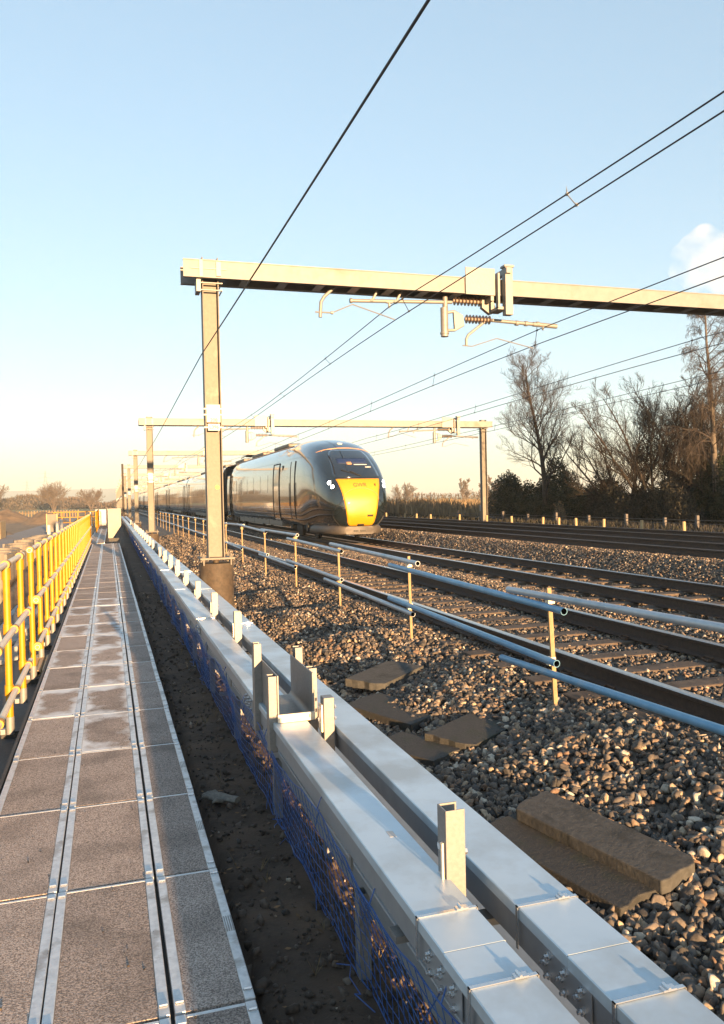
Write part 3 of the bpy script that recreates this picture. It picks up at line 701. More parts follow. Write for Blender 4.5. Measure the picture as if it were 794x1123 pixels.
def netting():
    m = MB(); cell = .064; r = .0016
    def P(y, u):     # u 0 top .. 1 bottom
        sag = .018 * math.sin(y * 3.1) + .012 * n2(y, u, 1.4)
        x = .777 + .078 * u + sag * math.sin(u * 3.1) + .02 * math.sin(u * 3.14) + .003 * n2(y * 3, u * 3, 2., 9)
        zt = .155 + .03 * math.cos(y * 2 * math.pi / 1.6); zb = ground_z(.88, y) + .01
        yy = y + .008 * n2(y * 2, u * 2, 1.5, 5) + .02 * u * math.sin(y * 1.3)
        return (x + .02 * max(0, u - .8) * 5 * (.5 + n2(y, 2, 2.)), yy, zt + (zb - zt) * min(1, u * 1.02) - .012 * abs(math.sin(y * 9)) * (1 - u))
    for y0, y1, nh, st in ((1., 9., 9, cell), (9., 20., 7, .1), (20, 42, 6, .2)):
        rr = r if y0 < 9 else (.0021 if y0 < 20 else .0026)
        for k in range(nh + 1):
            u = k / nh; n = int((y1 - y0) / st * (2 if y0 < 9 else 1))
            m.tube([P(y0 + (y1 - y0) * i / n, u) for i in range(n + 1)], rr * (1.7 if k in (0, nh) else 1), 4 if y0 < 9 else 3, cap=False)
        n = int((y1 - y0) / st)
        for i in range(n + 1):
            y = y0 + (y1 - y0) * i / n; lean = .006 * n2(y, 1., 3.)
            m.tube([P(y + lean * u, u) for u in [j / 8 for j in range(9)]], rr, 4 if y0 < 9 else 3, cap=False)
    for _ in range(30):  # loose crumpled strands at the foot
        y = 1.3 + rnd.random() ** 1.4 * 14; pts = []; x = .86 + rnd.uniform(-.05, .05)
        for i in range(6): pts.append((x + rnd.gauss(0, .02), y + i * .06 + rnd.gauss(0, .03), ground_z(.88, y) + .03 + abs(rnd.gauss(0, .05))))
        m.tube(pts, .0022, 4, cap=False)
    for y in [1.9, 2.5, 3.2, 4.4, 5.2, 6.1, 7.4, 8.3]:  # ties
        p = P(y, .0); m.tube([p, (p[0] + .02, p[1], p[2] + .05), (p[0] + .03, p[1] + .05, p[2] + .01), P(y + .3, .45)], .0028, 4)
    o = m.build('blue_netting', net, fix=False); tag(o, 'sagging blue plastic netting hung below the left cable trough', 'netting')
netting()

# ------------------------------------------------------------------ blue tube barrier along the near track
def barrier():
    t = thing('tube_barrier', (3.3, 20, -.45), 'low barrier of overlapping blue and grey scaffold tubes on thin pale stakes', 'tube barrier')
    SY = [5.62, 8.72, 11.75, 14.75, 17.9, 21.2, 24.3, 27.4, 30.5, 33.5, 36.6, 39.6, 42.6, 45.6, 49, 52, 55, 58, 62, 66]
    top = [.72, .775, .77, .82, .82]
    for i, y in enumerate(SY):
        x = 3.28 + (.02 if i == 0 else 0); lean = .035 if i == 0 else rnd.uniform(-.015, .015); zt = top[i] if i < 5 else .80 + rnd.uniform(-.03, .03)
        zb = ballast_z(x, y) - .1; m = MB(); w = .017
        m.tube([(x + lean, y - .01, zb), (x - lean * .3, y, zt)], .017 if i else .02, 6)
        o = m.build('stake', stakem, t)
        m = MB()
        for z in (zt - .09, zt - .58): m.box(x - .03, x + .028, y - .026, y + .026, z - .035, z + .03); m.tube([(x - .045, y, z + .01), (x + .04, y, z + .01)], .008, 6)
        m.build('clamp', stakem if i > 1 else galvr, o)
    up = [(6.25, 1.2, .642, .73, 1, .030), (9.25, 5.30, .635, .575, 0, -.005), (12.15, 8.40, .752, .712, 1, .03), (15.2, 11.4, .712, .676, 1, -.005), (18.2, 14.5, .79, .80, 1, .03), (21.7, 17.5, .82, .76, 1, 0), (24.8, 20.8, .78, .82, 1, .03)]
    lo = [(6.3, 1.2, .045, .20, 0, -.02), (9.35, 5.45, .222, .150, 0, .015), (12.35, 8.45, .185, .137, 1, -.02), (15.4, 11.5, .275, .248, 1, .015), (18.25, 14.5, .22, .21, 1, -.02), (21.7, 17.4, .25, .26, 1, .01), (24.8, 20.9, .24, .2, 1, -.02)]
    for i in range(7, 18):
        ya, yb = SY[i] + .4, SY[i - 1] - .4; up.append((ya, yb, .8, .79, 1, .02 * (i % 2))); lo.append((ya, yb, .24, .22, 1, .02 * (i % 2)))
    for L in (up, lo):
        for ya, yb, za, zb, g, dx in L:
            m = MB(); m.pipe((3.235 + dx, ya, za), (3.235 + dx, yb, zb), .0285, 16, 0, .14, 1); m.build('tube', [greyt if g else bluet, darkm], t, True)
barrier()

# ------------------------------------------------------------------ concrete lids lying in the ballast, glove, pipes
def slab(label, cx, cy, z, L, W, T, yaw, tilt, roll, mm, seed, group='concrete trough lids dumped in the ballast'):
    t = thing('concrete_cover', (0, 0, 0), label, 'concrete slab', group); t.location = (cx, cy, z); t.rotation_euler = (R(tilt), R(roll), R(yaw)); t['_loc'] = (0., 0., 0.)
    rr = random.Random(seed); n = 12; out = []
    for k in range(n): out.append((-W / 2 + rr.uniform(-.0015, .0015), -L / 2 + L * k / n))
    for k in range(6): out.append((-W / 2 + W * k / 6, L / 2 + rr.uniform(-.014, .010) - (.05 if k == 0 else 0)))
    for k in range(n): out.append((W / 2 + rr.uniform(-.0015, .0015), L / 2 - L * k / n))
    for k in range(6): out.append((W / 2 - W * k / 6, -L / 2 + rr.uniform(-.012, .02) + (.045 if k == 0 else 0)))
    m = MB(); m.prism(out, -T / 2, T / 2, 'z'); o = m.build('plate', mm, t, bevel=.007)
    m = MB(); m.box(-W / 2 + .05, W / 2 - .05, -L / 2 + .04, L / 2 - .04, -T / 2 - .022, -T / 2 - .001); m.build('rebate', mm, t, bevel=.005)
    return t
slab('broken concrete trough lid nearest the camera, end lit gold, on top of another', 2.37, 3.60, -.325, 1.0, .29, .07, 15, 2, -5, slabm, 1)
slab('dark concrete lid half buried below the nearest broken lid', 2.15, 3.58, -.41, 1.0, .30, .07, 14, 1, -5, slabd, 2)
slab('black damp concrete lid with a golden broken end in front of the first stake', 2.63, 5.64, -.36, .72, .42, .07, -58, 2, 3, slabd, 3)
slab('dark flat concrete lid with chipped corner beside the steel cradle', 2.28, 6.50, -.38, .85, .44, .065, 24, 1, -3, slabd, 4)
slab('pale-topped concrete lid farthest back of the dumped lids', 2.56, 7.53, -.31, .78, .42, .075, -52, 3, 2, slabm, 5)
slab('mostly hidden concrete lid edge poking out beneath the black damp lid', 2.12, 5.55, -.42, .62, .36, .07, 28, 0, -2, slabd, 6)

def glove():
    t = thing('work_glove', (.60, 4.93, -.37), 'grey fabric work glove dropped on the soil strip', 'glove')
    z = -.345; m = MB(); d = Vector((-.62, .55, 0)).normalized(); s = Vector((d.y, -d.x, 0)); b = Vector((.645, 4.86, z))
    pts = []; 
    for (a, w, h) in ((-.05, .034, .018), (-.02, .036, .020), (.02, .034, .018), (.06, .045, .024), (.10, .050, .024), (.125, .044, .02)):
        c = b + d * a; pts.append([tuple(c + s * w * math.cos(q) + Vector((0, 0, h * math.sin(q)))) for q in [i * math.pi / 5 for i in range(10)]])
    vs = [p for r_ in pts for p in r_]; fs = [(i * 10 + j, i * 10 + (j + 1) % 10, (i + 1) * 10 + (j + 1) % 10, (i + 1) * 10 + j) for i in range(5) for j in range(10)]
    fs += [tuple(range(9, -1, -1)), tuple(range(50, 60))]; m.add(vs, fs); m.build('palm', glovem, t, True)
    for off, l, a, r in ((-.036, .062, -.25, .0125), (-.013, .082, -.05, .0135), (.011, .078, .10, .0135), (.034, .058, .32, .0125)):
        p0 = b + d * .115 + s * off; e = (d * math.cos(a) + s * math.sin(a))
        m = MB(); m.tube([p0, p0 + e * l * .5 + Vector((0, 0, .012)), p0 + e * l * .85 + Vector((0, 0, .004)), p0 + e * l], [r, r, r * .9, r * .45], 8); m.build('finger', glovem, t, True)
    p0 = b + d * .03 - s * .04; e = (d * .6 - s * .8); m = MB(); m.tube([p0, p0 + e * .04 + Vector((0, 0, .01)), p0 + e * .065], [.015, .014, .007], 8); m.build('thumb', glovem, t, True)
glove()
for i, (dx, dy) in enumerate(((0, 0), (-.065, -.02), (-.125, .05))):
    m = MB(); x = -.745 + dx; m.pipe((x - .02, 10.35 + dy, -.375), (x, 9.40 + dy, -.375), .030, 16, 0, .2, 1)
    o = m.build('spare_tube', [pipeo, rust], None, True); tag(o, 'ochre spare tube lying beside the walkway under the handrail, ' + ['nearest the walkway', 'middle of three', 'nearest the posts'][i], 'tube', 'three spare tubes on the ground')

# ------------------------------------------------------------------ overhead line portals
def portal(Y, first):
    t = thing('overhead_line_portal', (1.7, Y, -.5), 'x', 'line portal', 'overhead line portals across the tracks')
    XL, XR = 1.70, 18.0; by = .28
    for X, zb in ((XL, .47), (XR, .16)):
        m = MB(); w, d, f = .138, .13, .018
        prof = [(X - w, Y - d), (X - w + f, Y - d), (X - w + f, Y - .007), (X + w - f, Y - .007), (X + w - f, Y - d), (X + w, Y - d), (X + w, Y + d), (X + w - f, Y + d), (X + w - f, Y + .007), (X - w + f, Y + .007), (X - w + f, Y + d), (X - w, Y + d)]
        m.prism(prof, zb + .03, 5.60, 'z'); mast = m.build('mast', mastm, t, bevel=.003)
        m = MB(); m.box(X - .29, X + .29, Y - .25, Y + .25, zb, zb + .03)
        for sx in (-1, 1):
            for sy in (-1, 1): m.tube([(X + sx * .23, Y + sy * .2, zb - .10), (X + sx * .23, Y + sy * .2, zb + .10)], .017, 8); m.tube([(X + sx * .23, Y + sy * .2, zb + .03), (X + sx * .23, Y + sy * .2, zb + .062)], .032, 6)
        m.build('base_plate', mastm, mast)
        m = MB(); m.tube([(X, Y, -.75), (X, Y, zb - .07)], .29, 24); m.tube([(X, Y, zb - .069), (X, Y, zb)], .05, 10); m.build('pile', rust, mast, True)
        for z in (5.04, 5.16):
            m = MB(); m.tube([(X - .18, Y - d - .015, z), (X + .19, Y - d - .015, z)], .014, 8); m.tube([(X - .18, Y - d - .03, z), (X - .18, Y + .2, z)], .012, 6); m.tube([(X + .19, Y - d - .03, z), (X + .19, Y + .2, z)], .012, 6); m.build('clamp_bar', galv, mast)
    # boom: two channels joined by battens
    for s in (-1, 1):
        y = Y + s * by; m = MB(); zb, zt = 5.215, 5.505; k = -s * .075
        prof = [(y, zb), (y + k, zb), (y + k, zb + .014), (y - s * .010, zb + .014), (y - s * .010, zt - .014), (y + k, zt - .014), (y + k, zt), (y, zt)]
        m.prism(prof, 1.24, 18.4, 'x'); m.box(1.238, 18.402, min(y, y + s * .012), max(y, y + s * .012), zt - .012, zt + .004)
        m.box(1.238, 18.402, min(y, y + s * .012), max(y, y + s * .012), zb - .004, zb + .012)
        m.build('boom_channel', boomm, t)
    for i in range(24): x = 2.3 + i * .66; m = MB(); m.box(x - .075, x + .075, Y - by + .08, Y + by - .08, 5.219, 5.229); m.build('batten_plate', trays, t)
    m = MB(); m.box(2.0, 18.2, Y - .20, Y + .20, 5.488, 5.494); m.build('top_plate', trays, t)
    m = MB(); m.box(1.50, 1.56, Y - by - .022, Y - by - .013, 5.22, 5.50); m.box(1.78, 1.86, Y - by - .03, Y - by - .013, 5.24, 5.48); m.box(1.36, 1.96, Y - by - .018, Y - by - .0125, 5.352, 5.364); m.box(1.46, 1.53, Y - by + .08, Y + .1, 5.0, 5.212)
    m.build('boom_bracket', galv, t)
    # cantilever assemblies under the boom
    def ins(m, x0, x1, z, y):
        m.tube([(x0, y, z), (x1, y, z)], .034, 10); n = 8
        for k in range(n):
            x = x0 + (x1 - x0) * (k + .5) / n; m.tube([(x - .012, y, z), (x, y, z), (x + .012, y, z)], [.04, .085, .04], 12)
    def assembly(ox, sx, oz):
        """ox: distance of the drop post from the mast; sx -1 mirrors"""
        X0 = 7.17 + ox
        def A(x): return X0 + sx * (x - 7.17)
        y = Y - .02
        m = MB(); m.box(A(7.17) - .075, A(7.17) + .075, Y - .46, Y - .32, 4.82 + oz, 5.74 + oz * .3); m.box(A(7.17) - .10, A(7.17) + .10, Y - .48, Y - .30, 5.70, 5.74)
        m.box(min(A(6.35), A(6.95)), max(A(6.35), A(6.95)), Y - by - .045, Y - by - .020, 5.19, 5.69); m.box(A(7.14) - .05, A(7.14) + .05, Y - .52, Y + .42, 5.575, 5.68)
        m.box(A(6.99) - .02, A(6.99) + .02, Y - .40, Y - .30, 4.95, 5.6)
        dp = m.build('drop_post', galv, t, bevel=.004)
        m = MB(); m.prism([(A(6.80), 5.30), (A(6.99), 5.32), (A(7.10), 4.95), (A(6.97), 4.90), (A(6.80), 5.02)], y - .05, y + .05); m.box(min(A(6.97), A(7.17)), max(A(6.97), A(7.17)), Y - .38, y + .03, 4.93, 4.98); m.box(A(6.9) - .03, A(6.9) + .03, Y - .3, y - .05, 5.1, 5.3); m.build('gusset', galv, dp)
        c = MB(); c.tube([(A(4.20), y, 5.025 + oz), (A(6.20), y, 5.10 + oz)], .032, 12); c.tube([(A(4.20), y, 5.025 + oz), (A(4.24), y, 5.026 + oz)], .045, 12); c.tube([(A(6.06), y, 5.0 + oz), (A(6.06), y, 5.2 + oz)], .05, 10)
        cant = c.build('cantilever', galv, t, True)
        m = MB(); ins(m, A(6.22), A(6.80), 5.13 + oz, y); m.build('insulator', insul, cant, True)
        m = MB(); m.tube([(A(6.04), y, 4.45 + oz), (A(6.04), y, 4.99 + oz)], .072, 14); m.tube([(A(6.04), y, 4.50 + oz), (A(6.04), y, 4.53 + oz)], .085, 14)
        m.tube([(A(6.08), y, 4.90 + oz), (A(6.24), y, 4.93 + oz), (A(6.40), y, 4.85 + oz), (A(6.42), y, 4.68 + oz), (A(6.24), y, 4.58 + oz), (A(6.08), y, 4.57 + oz)], .028, 8); m.prism([(A(6.22), 4.93 + oz), (A(6.4), 4.87 + oz), (A(6.42), 4.67 + oz), (A(6.24), 4.60 + oz)], y - .03, y + .03); m.build('strut_tube', galv, cant, True)
        m = MB(); m.tube([(A(3.64), y, 4.70 + oz), (A(3.66), y, 4.97 + oz), (A(3.72), y, 5.07 + oz), (A(3.92), y, 5.25 + oz), (A(4.02), y, 5.285 + oz), (A(5.22), y, 5.315 + oz)], .030, 10)
        for xx in (4.62, 5.08): m.tube([(A(xx), y, 5.04 + oz), (A(xx + .14), y, 5.30 + oz)], .024, 8); m.tube([(A(xx) - .02, y - .05, 5.05 + oz), (A(xx) + .02, y + .05, 5.05 + oz)], .03, 8)
        m.tube([(A(3.55), y, 4.79 + oz), (A(3.85), y, 4.79 + oz)], .014, 6); m.tube([(A(3.84), y, 4.79 + oz), (A(3.88), y, 4.79 + oz)], .028, 8)
        m.build('registration_arm', galv, cant, True)
        m = MB(); m.tube([(A(3.86), y, 4.79 + oz), (A(4.25), y, 4.96 + oz), (A(5.05), y, 4.725 + oz)], .011, 6); m.tube([(A(4.95), y, 4.93 + oz), (A(4.95), y, 5.06 + oz)], .022, 8); m.tube([(A(4.89), y, 5.04 + oz), (A(5.01), y, 5.04 + oz)], .03, 8); m.build('steady_arm', galv, cant, True)
        # the arm of the neighbouring track, on the other side of the drop post
        c = MB(); c.tube([(A(7.02), y, 4.80 + oz), (A(8.42), y, 4.745 + oz)], .034, 12); c.tube([(A(7.9), y, 4.765 + oz), (A(8.42), y, 4.745 + oz)], .045, 10)
        for xx in (7.55, 7.75, 8.0): c.tube([(A(xx) - .03, y, 4.77 + oz), (A(xx) + .03, y, 4.77 + oz)], .05, 10)
        c2 = c.build('cantilever', galv, t, True)
        m = MB(); ins(m, A(6.46), A(7.0), 4.80 + oz, y); m.build('insulator', insul, c2, True)
        m = MB(); m.tube([(A(6.86), y, 4.76 + oz), (A(6.52), y, 4.50 + oz), (A(6.48), y, 4.42 + oz), (A(6.48), y, 4.30 + oz)], .026, 8); m.tube([(A(6.40), y, 4.30 + oz), (A(6.6), y, 4.29 + oz), (A(7.12), y, 4.46 + oz), (A(7.9), y, 4.30 + oz)], .010, 6); m.tube([(A(8.12), y, 4.66 + oz), (A(8.12), y, 4.77 + oz)], .022, 8); m.build('registration_arm', galv, c2, True)
    assembly(0, 1, 0); assembly(9.3, 1, -.02)
    # number plates on the left mast
    p = MB(); y = Y - .155; p.box(1.58, 1.81, y - .004, y, 2.80, 3.10); p.box(1.60, 1.80, y - .004, y, 2.66, 2.775)
    for z in (3.03, 2.93, 2.715): p.box(1.535, 1.865, y + .001, y + .012, z - .012, z + .012)
    pl = p.build('number_plate', whitep, [c for c in t.children if c.name.startswith('mast')][0])
    if first:
        for s, z, sz in (('208', 2.835, .085), ('L396', 2.717, .08)):
            text_mesh('plate_lettering', s, sz, blackp, Matrix.Translation((1.70, y - .006, z)) @ Matrix.Rotation(R(90), 4, 'X'), pl_parent(pl), .001)
        m = MB(); m.tube([(1.75, Y - .012, 1.70), (1.75, Y - .018, 1.70)], .035, 16); m.build('round_sticker', yelp, pl_parent(pl))
    return t
def pl_parent(pl): return pl.parent
P1 = portal(13.94, True)
lab(P1, 'nearest overhead line portal with tall pale mast in front of the train')
PORT = [36.9, 58.6, 81, 104, 127, 151, 176, 203, 232, 265]
for i, y in enumerate(PORT):
    c = copy_tree(P1); c.location = (1.7, y, -.5 - (.33 if i == 0 else .42)); c.scale = (1, 1, 1)
    for ch in kids(c):
        for g in kids(ch):
            if g.name.startswith(('plate_lettering', 'round_sticker')): bpy.data.objects.remove(g)
    if i > 1:
        for ch in kids(c):
            if ch.name.startswith('batten'): bpy.data.objects.remove(ch)
    lab(c, ['second portal, its beam crossing just above the train nose', 'third portal, its pale beam level with the lowered pantograph'][i] if i < 2 else
        'distant hazy portal over the far coaches, %s one behind the nearest' % ORD[i])
# a taller brown pole among the far portals
m = MB(); m.tube([(1.1, 80, -.5), (1.1, 80, 5.2)], .10, 10); o = m.build('brown_pole', barkd, None, True); tag(o, 'plain brown pole without a beam standing among the far portals', 'pole')

# ------------------------------------------------------------------ overhead wires
def wires(nm, cx, kx, label, spans, hc, hk, sag):
    """catenary wire at cx sagging between supports, contact wire at kx, droppers with clips"""
    t = thing('overhead_line', (cx, 14, hk), label, 'overhead wires', 'pairs of overhead wires')
    cat = []; con = []
    for a, b in zip(spans, spans[1:]):
        n = 10
        for i in range(n):
            u = i / n; y = a + (b - a) * u; dz = -.33 * smooth(14, 40, y) - .09 * smooth(40, 80, y)
            cat.append((cx, y, hc + dz - sag * 4 * u * (1 - u))); con.append((kx, y, hk + dz - .03 * 4 * u * (1 - u)))
    m = MB(); m.tube(cat, .0085, 6); c = m.build('catenary_wire', wirem, t)
    m = MB(); m.tube(con, .0085, 6); m.build('contact_wire', wirem, t)
    def at(L, y):
        for p, q in zip(L, L[1:]):
            if p[1] <= y <= q[1]: u = (y - p[1]) / (q[1] - p[1]); return Vector(p).lerp(Vector(q), u)
    yy = 7.9 if cx < 6 else spans[0] + 5
    k = 0
    while yy < 100:
        p, q = at(cat, yy), at(con, yy)
        if p and q:
            m = MB(); m.tube([p + Vector((0, 0, .06)), p, q], .0035, 5); m.tube([p - Vector((0, .02, 0)), p + Vector((0, .02, 0))], .018, 6); m.tube([q - Vector((0, .02, 0)), q + Vector((0, .02, 0))], .018, 6)
            m.tube([p + Vector((0, .012, .09)), p + Vector((0, .012, 0)), q + Vector((0, .012, 0))], .003, 5); m.build('dropper', galv if k == 0 else wirem, c)
        yy += 5.3; k += 1
SP = [-12., 13.94, 36.9, 58.6, 81, 104, 127, 151, 176, 203, 232, 265]
wires('overhead_line', 4.94, 5.06, 'pair of dark overhead wires above the near empty track', SP, 4.945, 4.715, .20)
wires('overhead_line', 8.15, 8.1, 'pair of dark overhead wires above the train', SP, 4.72, 4.42, .07)
wires('overhead_line', 11.85, 11.8, 'pair of thin overhead wires above the third track', SP, 4.66, 4.42, .07)
wires('overhead_line', 15.25, 15.2, 'pair of thin overhead wires above the farthest track', SP, 4.62, 4.40, .07)
m = MB(); pts = []
for a, b in ((-14., 13.94), (13.94, 36.9), (36.9, 58.6), (58.6, 81), (81, 104)):
    for i in range(10):
        u = i / 10; y = a + (b - a) * u; pts.append((1.53 if a < 80 else 1.5, y, 3.96 - .33 * smooth(14, 40, y) - .1 * 4 * u * (1 - u)))
m.tube(pts, .0095, 6); o = m.build('earth_wire', wirem); tag(o, 'single dark wire clipped to the left masts and rising overhead to the top edge', 'wire')
for y, dz in ((13.94, 0), (36.9, -.33)):
    pass

# ------------------------------------------------------------------ train
TX, TY0 = 8.02, 25.75
PROF = [(0, 0), (.72, 0), (.86, .015), (.945, .06), (.985, .14), (1, .25), (1, .45), (.99, .58), (.965, .70), (.92, .80), (.84, .88), (.72, .935), (.54, .972), (.3, .993), (0, 1)]
ZB, ZT, HW = .40, 3.80, 1.36
def body_x(z):
    f = (z - ZB) / (ZT - ZB)
    for (xa, za), (xb, zb) in zip(PROF[1:], PROF[2:]):
        if f <= zb and zb > za: return HW * (xa + (xb - xa) * max(0, f - za) / (zb - za))
    return 0
def interp(tab, s):
    if s <= tab[0][0]: return tab[0][1]
    for (a, u), (b, v) in zip(tab, tab[1:]):
        if s <= b: return u + (v - u) * (s - a) / (b - a)
    return tab[-1][1]
def loft(secs, x0):
    """secs: list of (y, halfwidth, zb, zt)"""
    m = MB(); ring = []
    for sec in secs:
        y, w, zb, zt = sec[:4]; k = sec[4] if len(sec) > 4 else 0.
        pf = [(fx * (1 - k * max(0, 1 - fz / .42) ** 1.6), fz) for fx, fz in PROF]
        r = [(x0 + w * fx, y, zb + (zt - zb) * fz) for fx, fz in pf] + [(x0 - w * fx, y, zb + (zt - zb) * fz) for fx, fz in pf[-2:0:-1]]
        ring.append(r)
    n = len(ring[0]); vs = [p for r in ring for p in r]
    fs = [(i * n + j, i * n + (j + 1) % n, (i + 1) * n + (j + 1) % n, (i + 1) * n + j) for i in range(len(ring) - 1) for j in range(n)]
    fs += [tuple(range(n - 1, -1, -1)), tuple(range((len(ring) - 1) * n, len(ring) * n))]
    return m.add(vs, fs)
def side_patch(y0, y1, z0, z1, off, mats, name, par, both=True, rnd_c=0.):
    m = MB(); nz = 10
    for sd in ((-1, 1) if both else (-1,)):
        vs = []
        for i in range(nz + 1):
            z = z0 + (z1 - z0) * i / nz; x = TX + sd * (body_x(z) + off); ins = 0.
            if rnd_c and i in (0, nz): ins = rnd_c
            elif rnd_c and i in (1, nz - 1): ins = rnd_c * .25
            vs += [(x, y0 + ins, z), (x, y1 - ins, z), (x - sd * (off + .012), y0 + ins, z), (x - sd * (off + .012), y1 - ins, z)]
        k = 4; fs = []
        for i in range(nz):
            a = i * k; b = a + k
            fs += [(a, a + 1, b + 1, b), (a + 2, a, b, b + 2), (a + 1, a + 3, b + 3, b + 1)]
        fs += [(0, 1, 3, 2), (nz * k, nz * k + 1, nz * k + 3, nz * k + 2)]
        m.add(vs, fs)
    return m.build(name, mats, par, True)
def door(y0, y1, par):
    d = side_patch(y0, y1, .62, 2.92, .006, bodym, 'door', par, rnd_c=.02, both=False)
    f = MB()
    for sd in (-1,):
        for yy in (y0 - .045, y1 + .005):
            zz = [.60 + 2.36 * i / 10 for i in range(11)]
            f.tube([(TX + sd * (body_x(z) + .004), yy + .02, z) for z in zz], .026, 6)
        f.tube([(TX + sd * (body_x(2.95) + .004), y0 - .03, 2.95), (TX + sd * (body_x(2.95) + .004), y1 + .03, 2.95)], .024, 6)
    f.build('door_seal', rubber, d)
    m = MB(); 
    for sd in (-1,): m.box(TX + sd * (body_x(1.6) + .006) - .004, TX + sd * (body_x(1.6) + .006) + .010, y1 + .08, y1 + .14, 1.5, 1.62)
    m.build('door_button', lens, d)
    return d
def window(y0, y1, par):
    w = side_patch(y0, y1, 1.78, 2.56, .005, glassm, 'window', par, both=False, rnd_c=.05)
    return w
def bogie(yc, par):
    m = MB()
    for sd in (-1, 1):
        m.box(TX + sd * 1.02 - .06, TX + sd * 1.02 + .06, yc - 1.7, yc + 1.7, .42, .62); m.box(TX + sd * 1.1 - .05, TX + sd * 1.1 + .05, yc - .45, yc + .45, .30, .80)
        for a in (-1.3, 1.3):
            m.box(TX + sd * 1.08 - .10, TX + sd * 1.08 + .10, yc + a - .17, yc + a + .17, .30, .66); m.tube([(TX + sd * 1.1, yc + a * .62, .35), (TX + sd * 1.1, yc + a * .5, .95)], .055, 8)
        m.tube([(TX + sd * 1.2, yc - .9, .78), (TX + sd * 1.2, yc + .2, .62)], .035, 8)
    for a in (-1.3, 1.3):
        for sd in (-1, 1):
            c = Vector((TX + sd * .75, yc + a, .42)); m.tube([c - Vector((.065, 0, 0)), c + Vector((.065, 0, 0))], .42, 24)
    return m.build('bogie', undm, par)
def underframe(y0, y1, par, seed):
    rr = random.Random(seed); y = y0
    while y < y1 - 1:
        L = min(rr.uniform(2., 5.5), y1 - y); m = MB(); m.box(TX - 1.27, TX + 1.27, y + .05, y + L - .05, .36, .98); o = m.build('equipment_box', equip, par, bevel=.02)
        g = MB()
        for k in range(int(L / 1.1)):
            yy = y + .5 + k * 1.1
            for sd in (-1, 1): g.box(TX + sd * 1.275 - .006, TX + sd * 1.275 + .006, yy, yy + .42, .58, .84)
        if g.f: g.build('grille', undm, o)
        y += L
    m = MB(); m.box(TX - .9, TX + .9, y0 - 6, y1 + 6, .55, 1.0); m.build('underframe', undm, par)
def roof_kit(y0, y1, par):
    m = MB()
    m.tube([(TX - .93, y0, 3.60), (TX - .93, y1, 3.60)], .03, 6)
    m.build('gutter_rail', sun_orange, par)  # carries the painted orange sunlight along the roof edge
    y = y0 + 2
    while y < y1 - 4: m = MB(); m.box(TX - .72, TX + .72, y, y + 3.2, 3.70, 3.87); y += 6.1; m.build('roof_unit', roofm, par, bevel=.05)
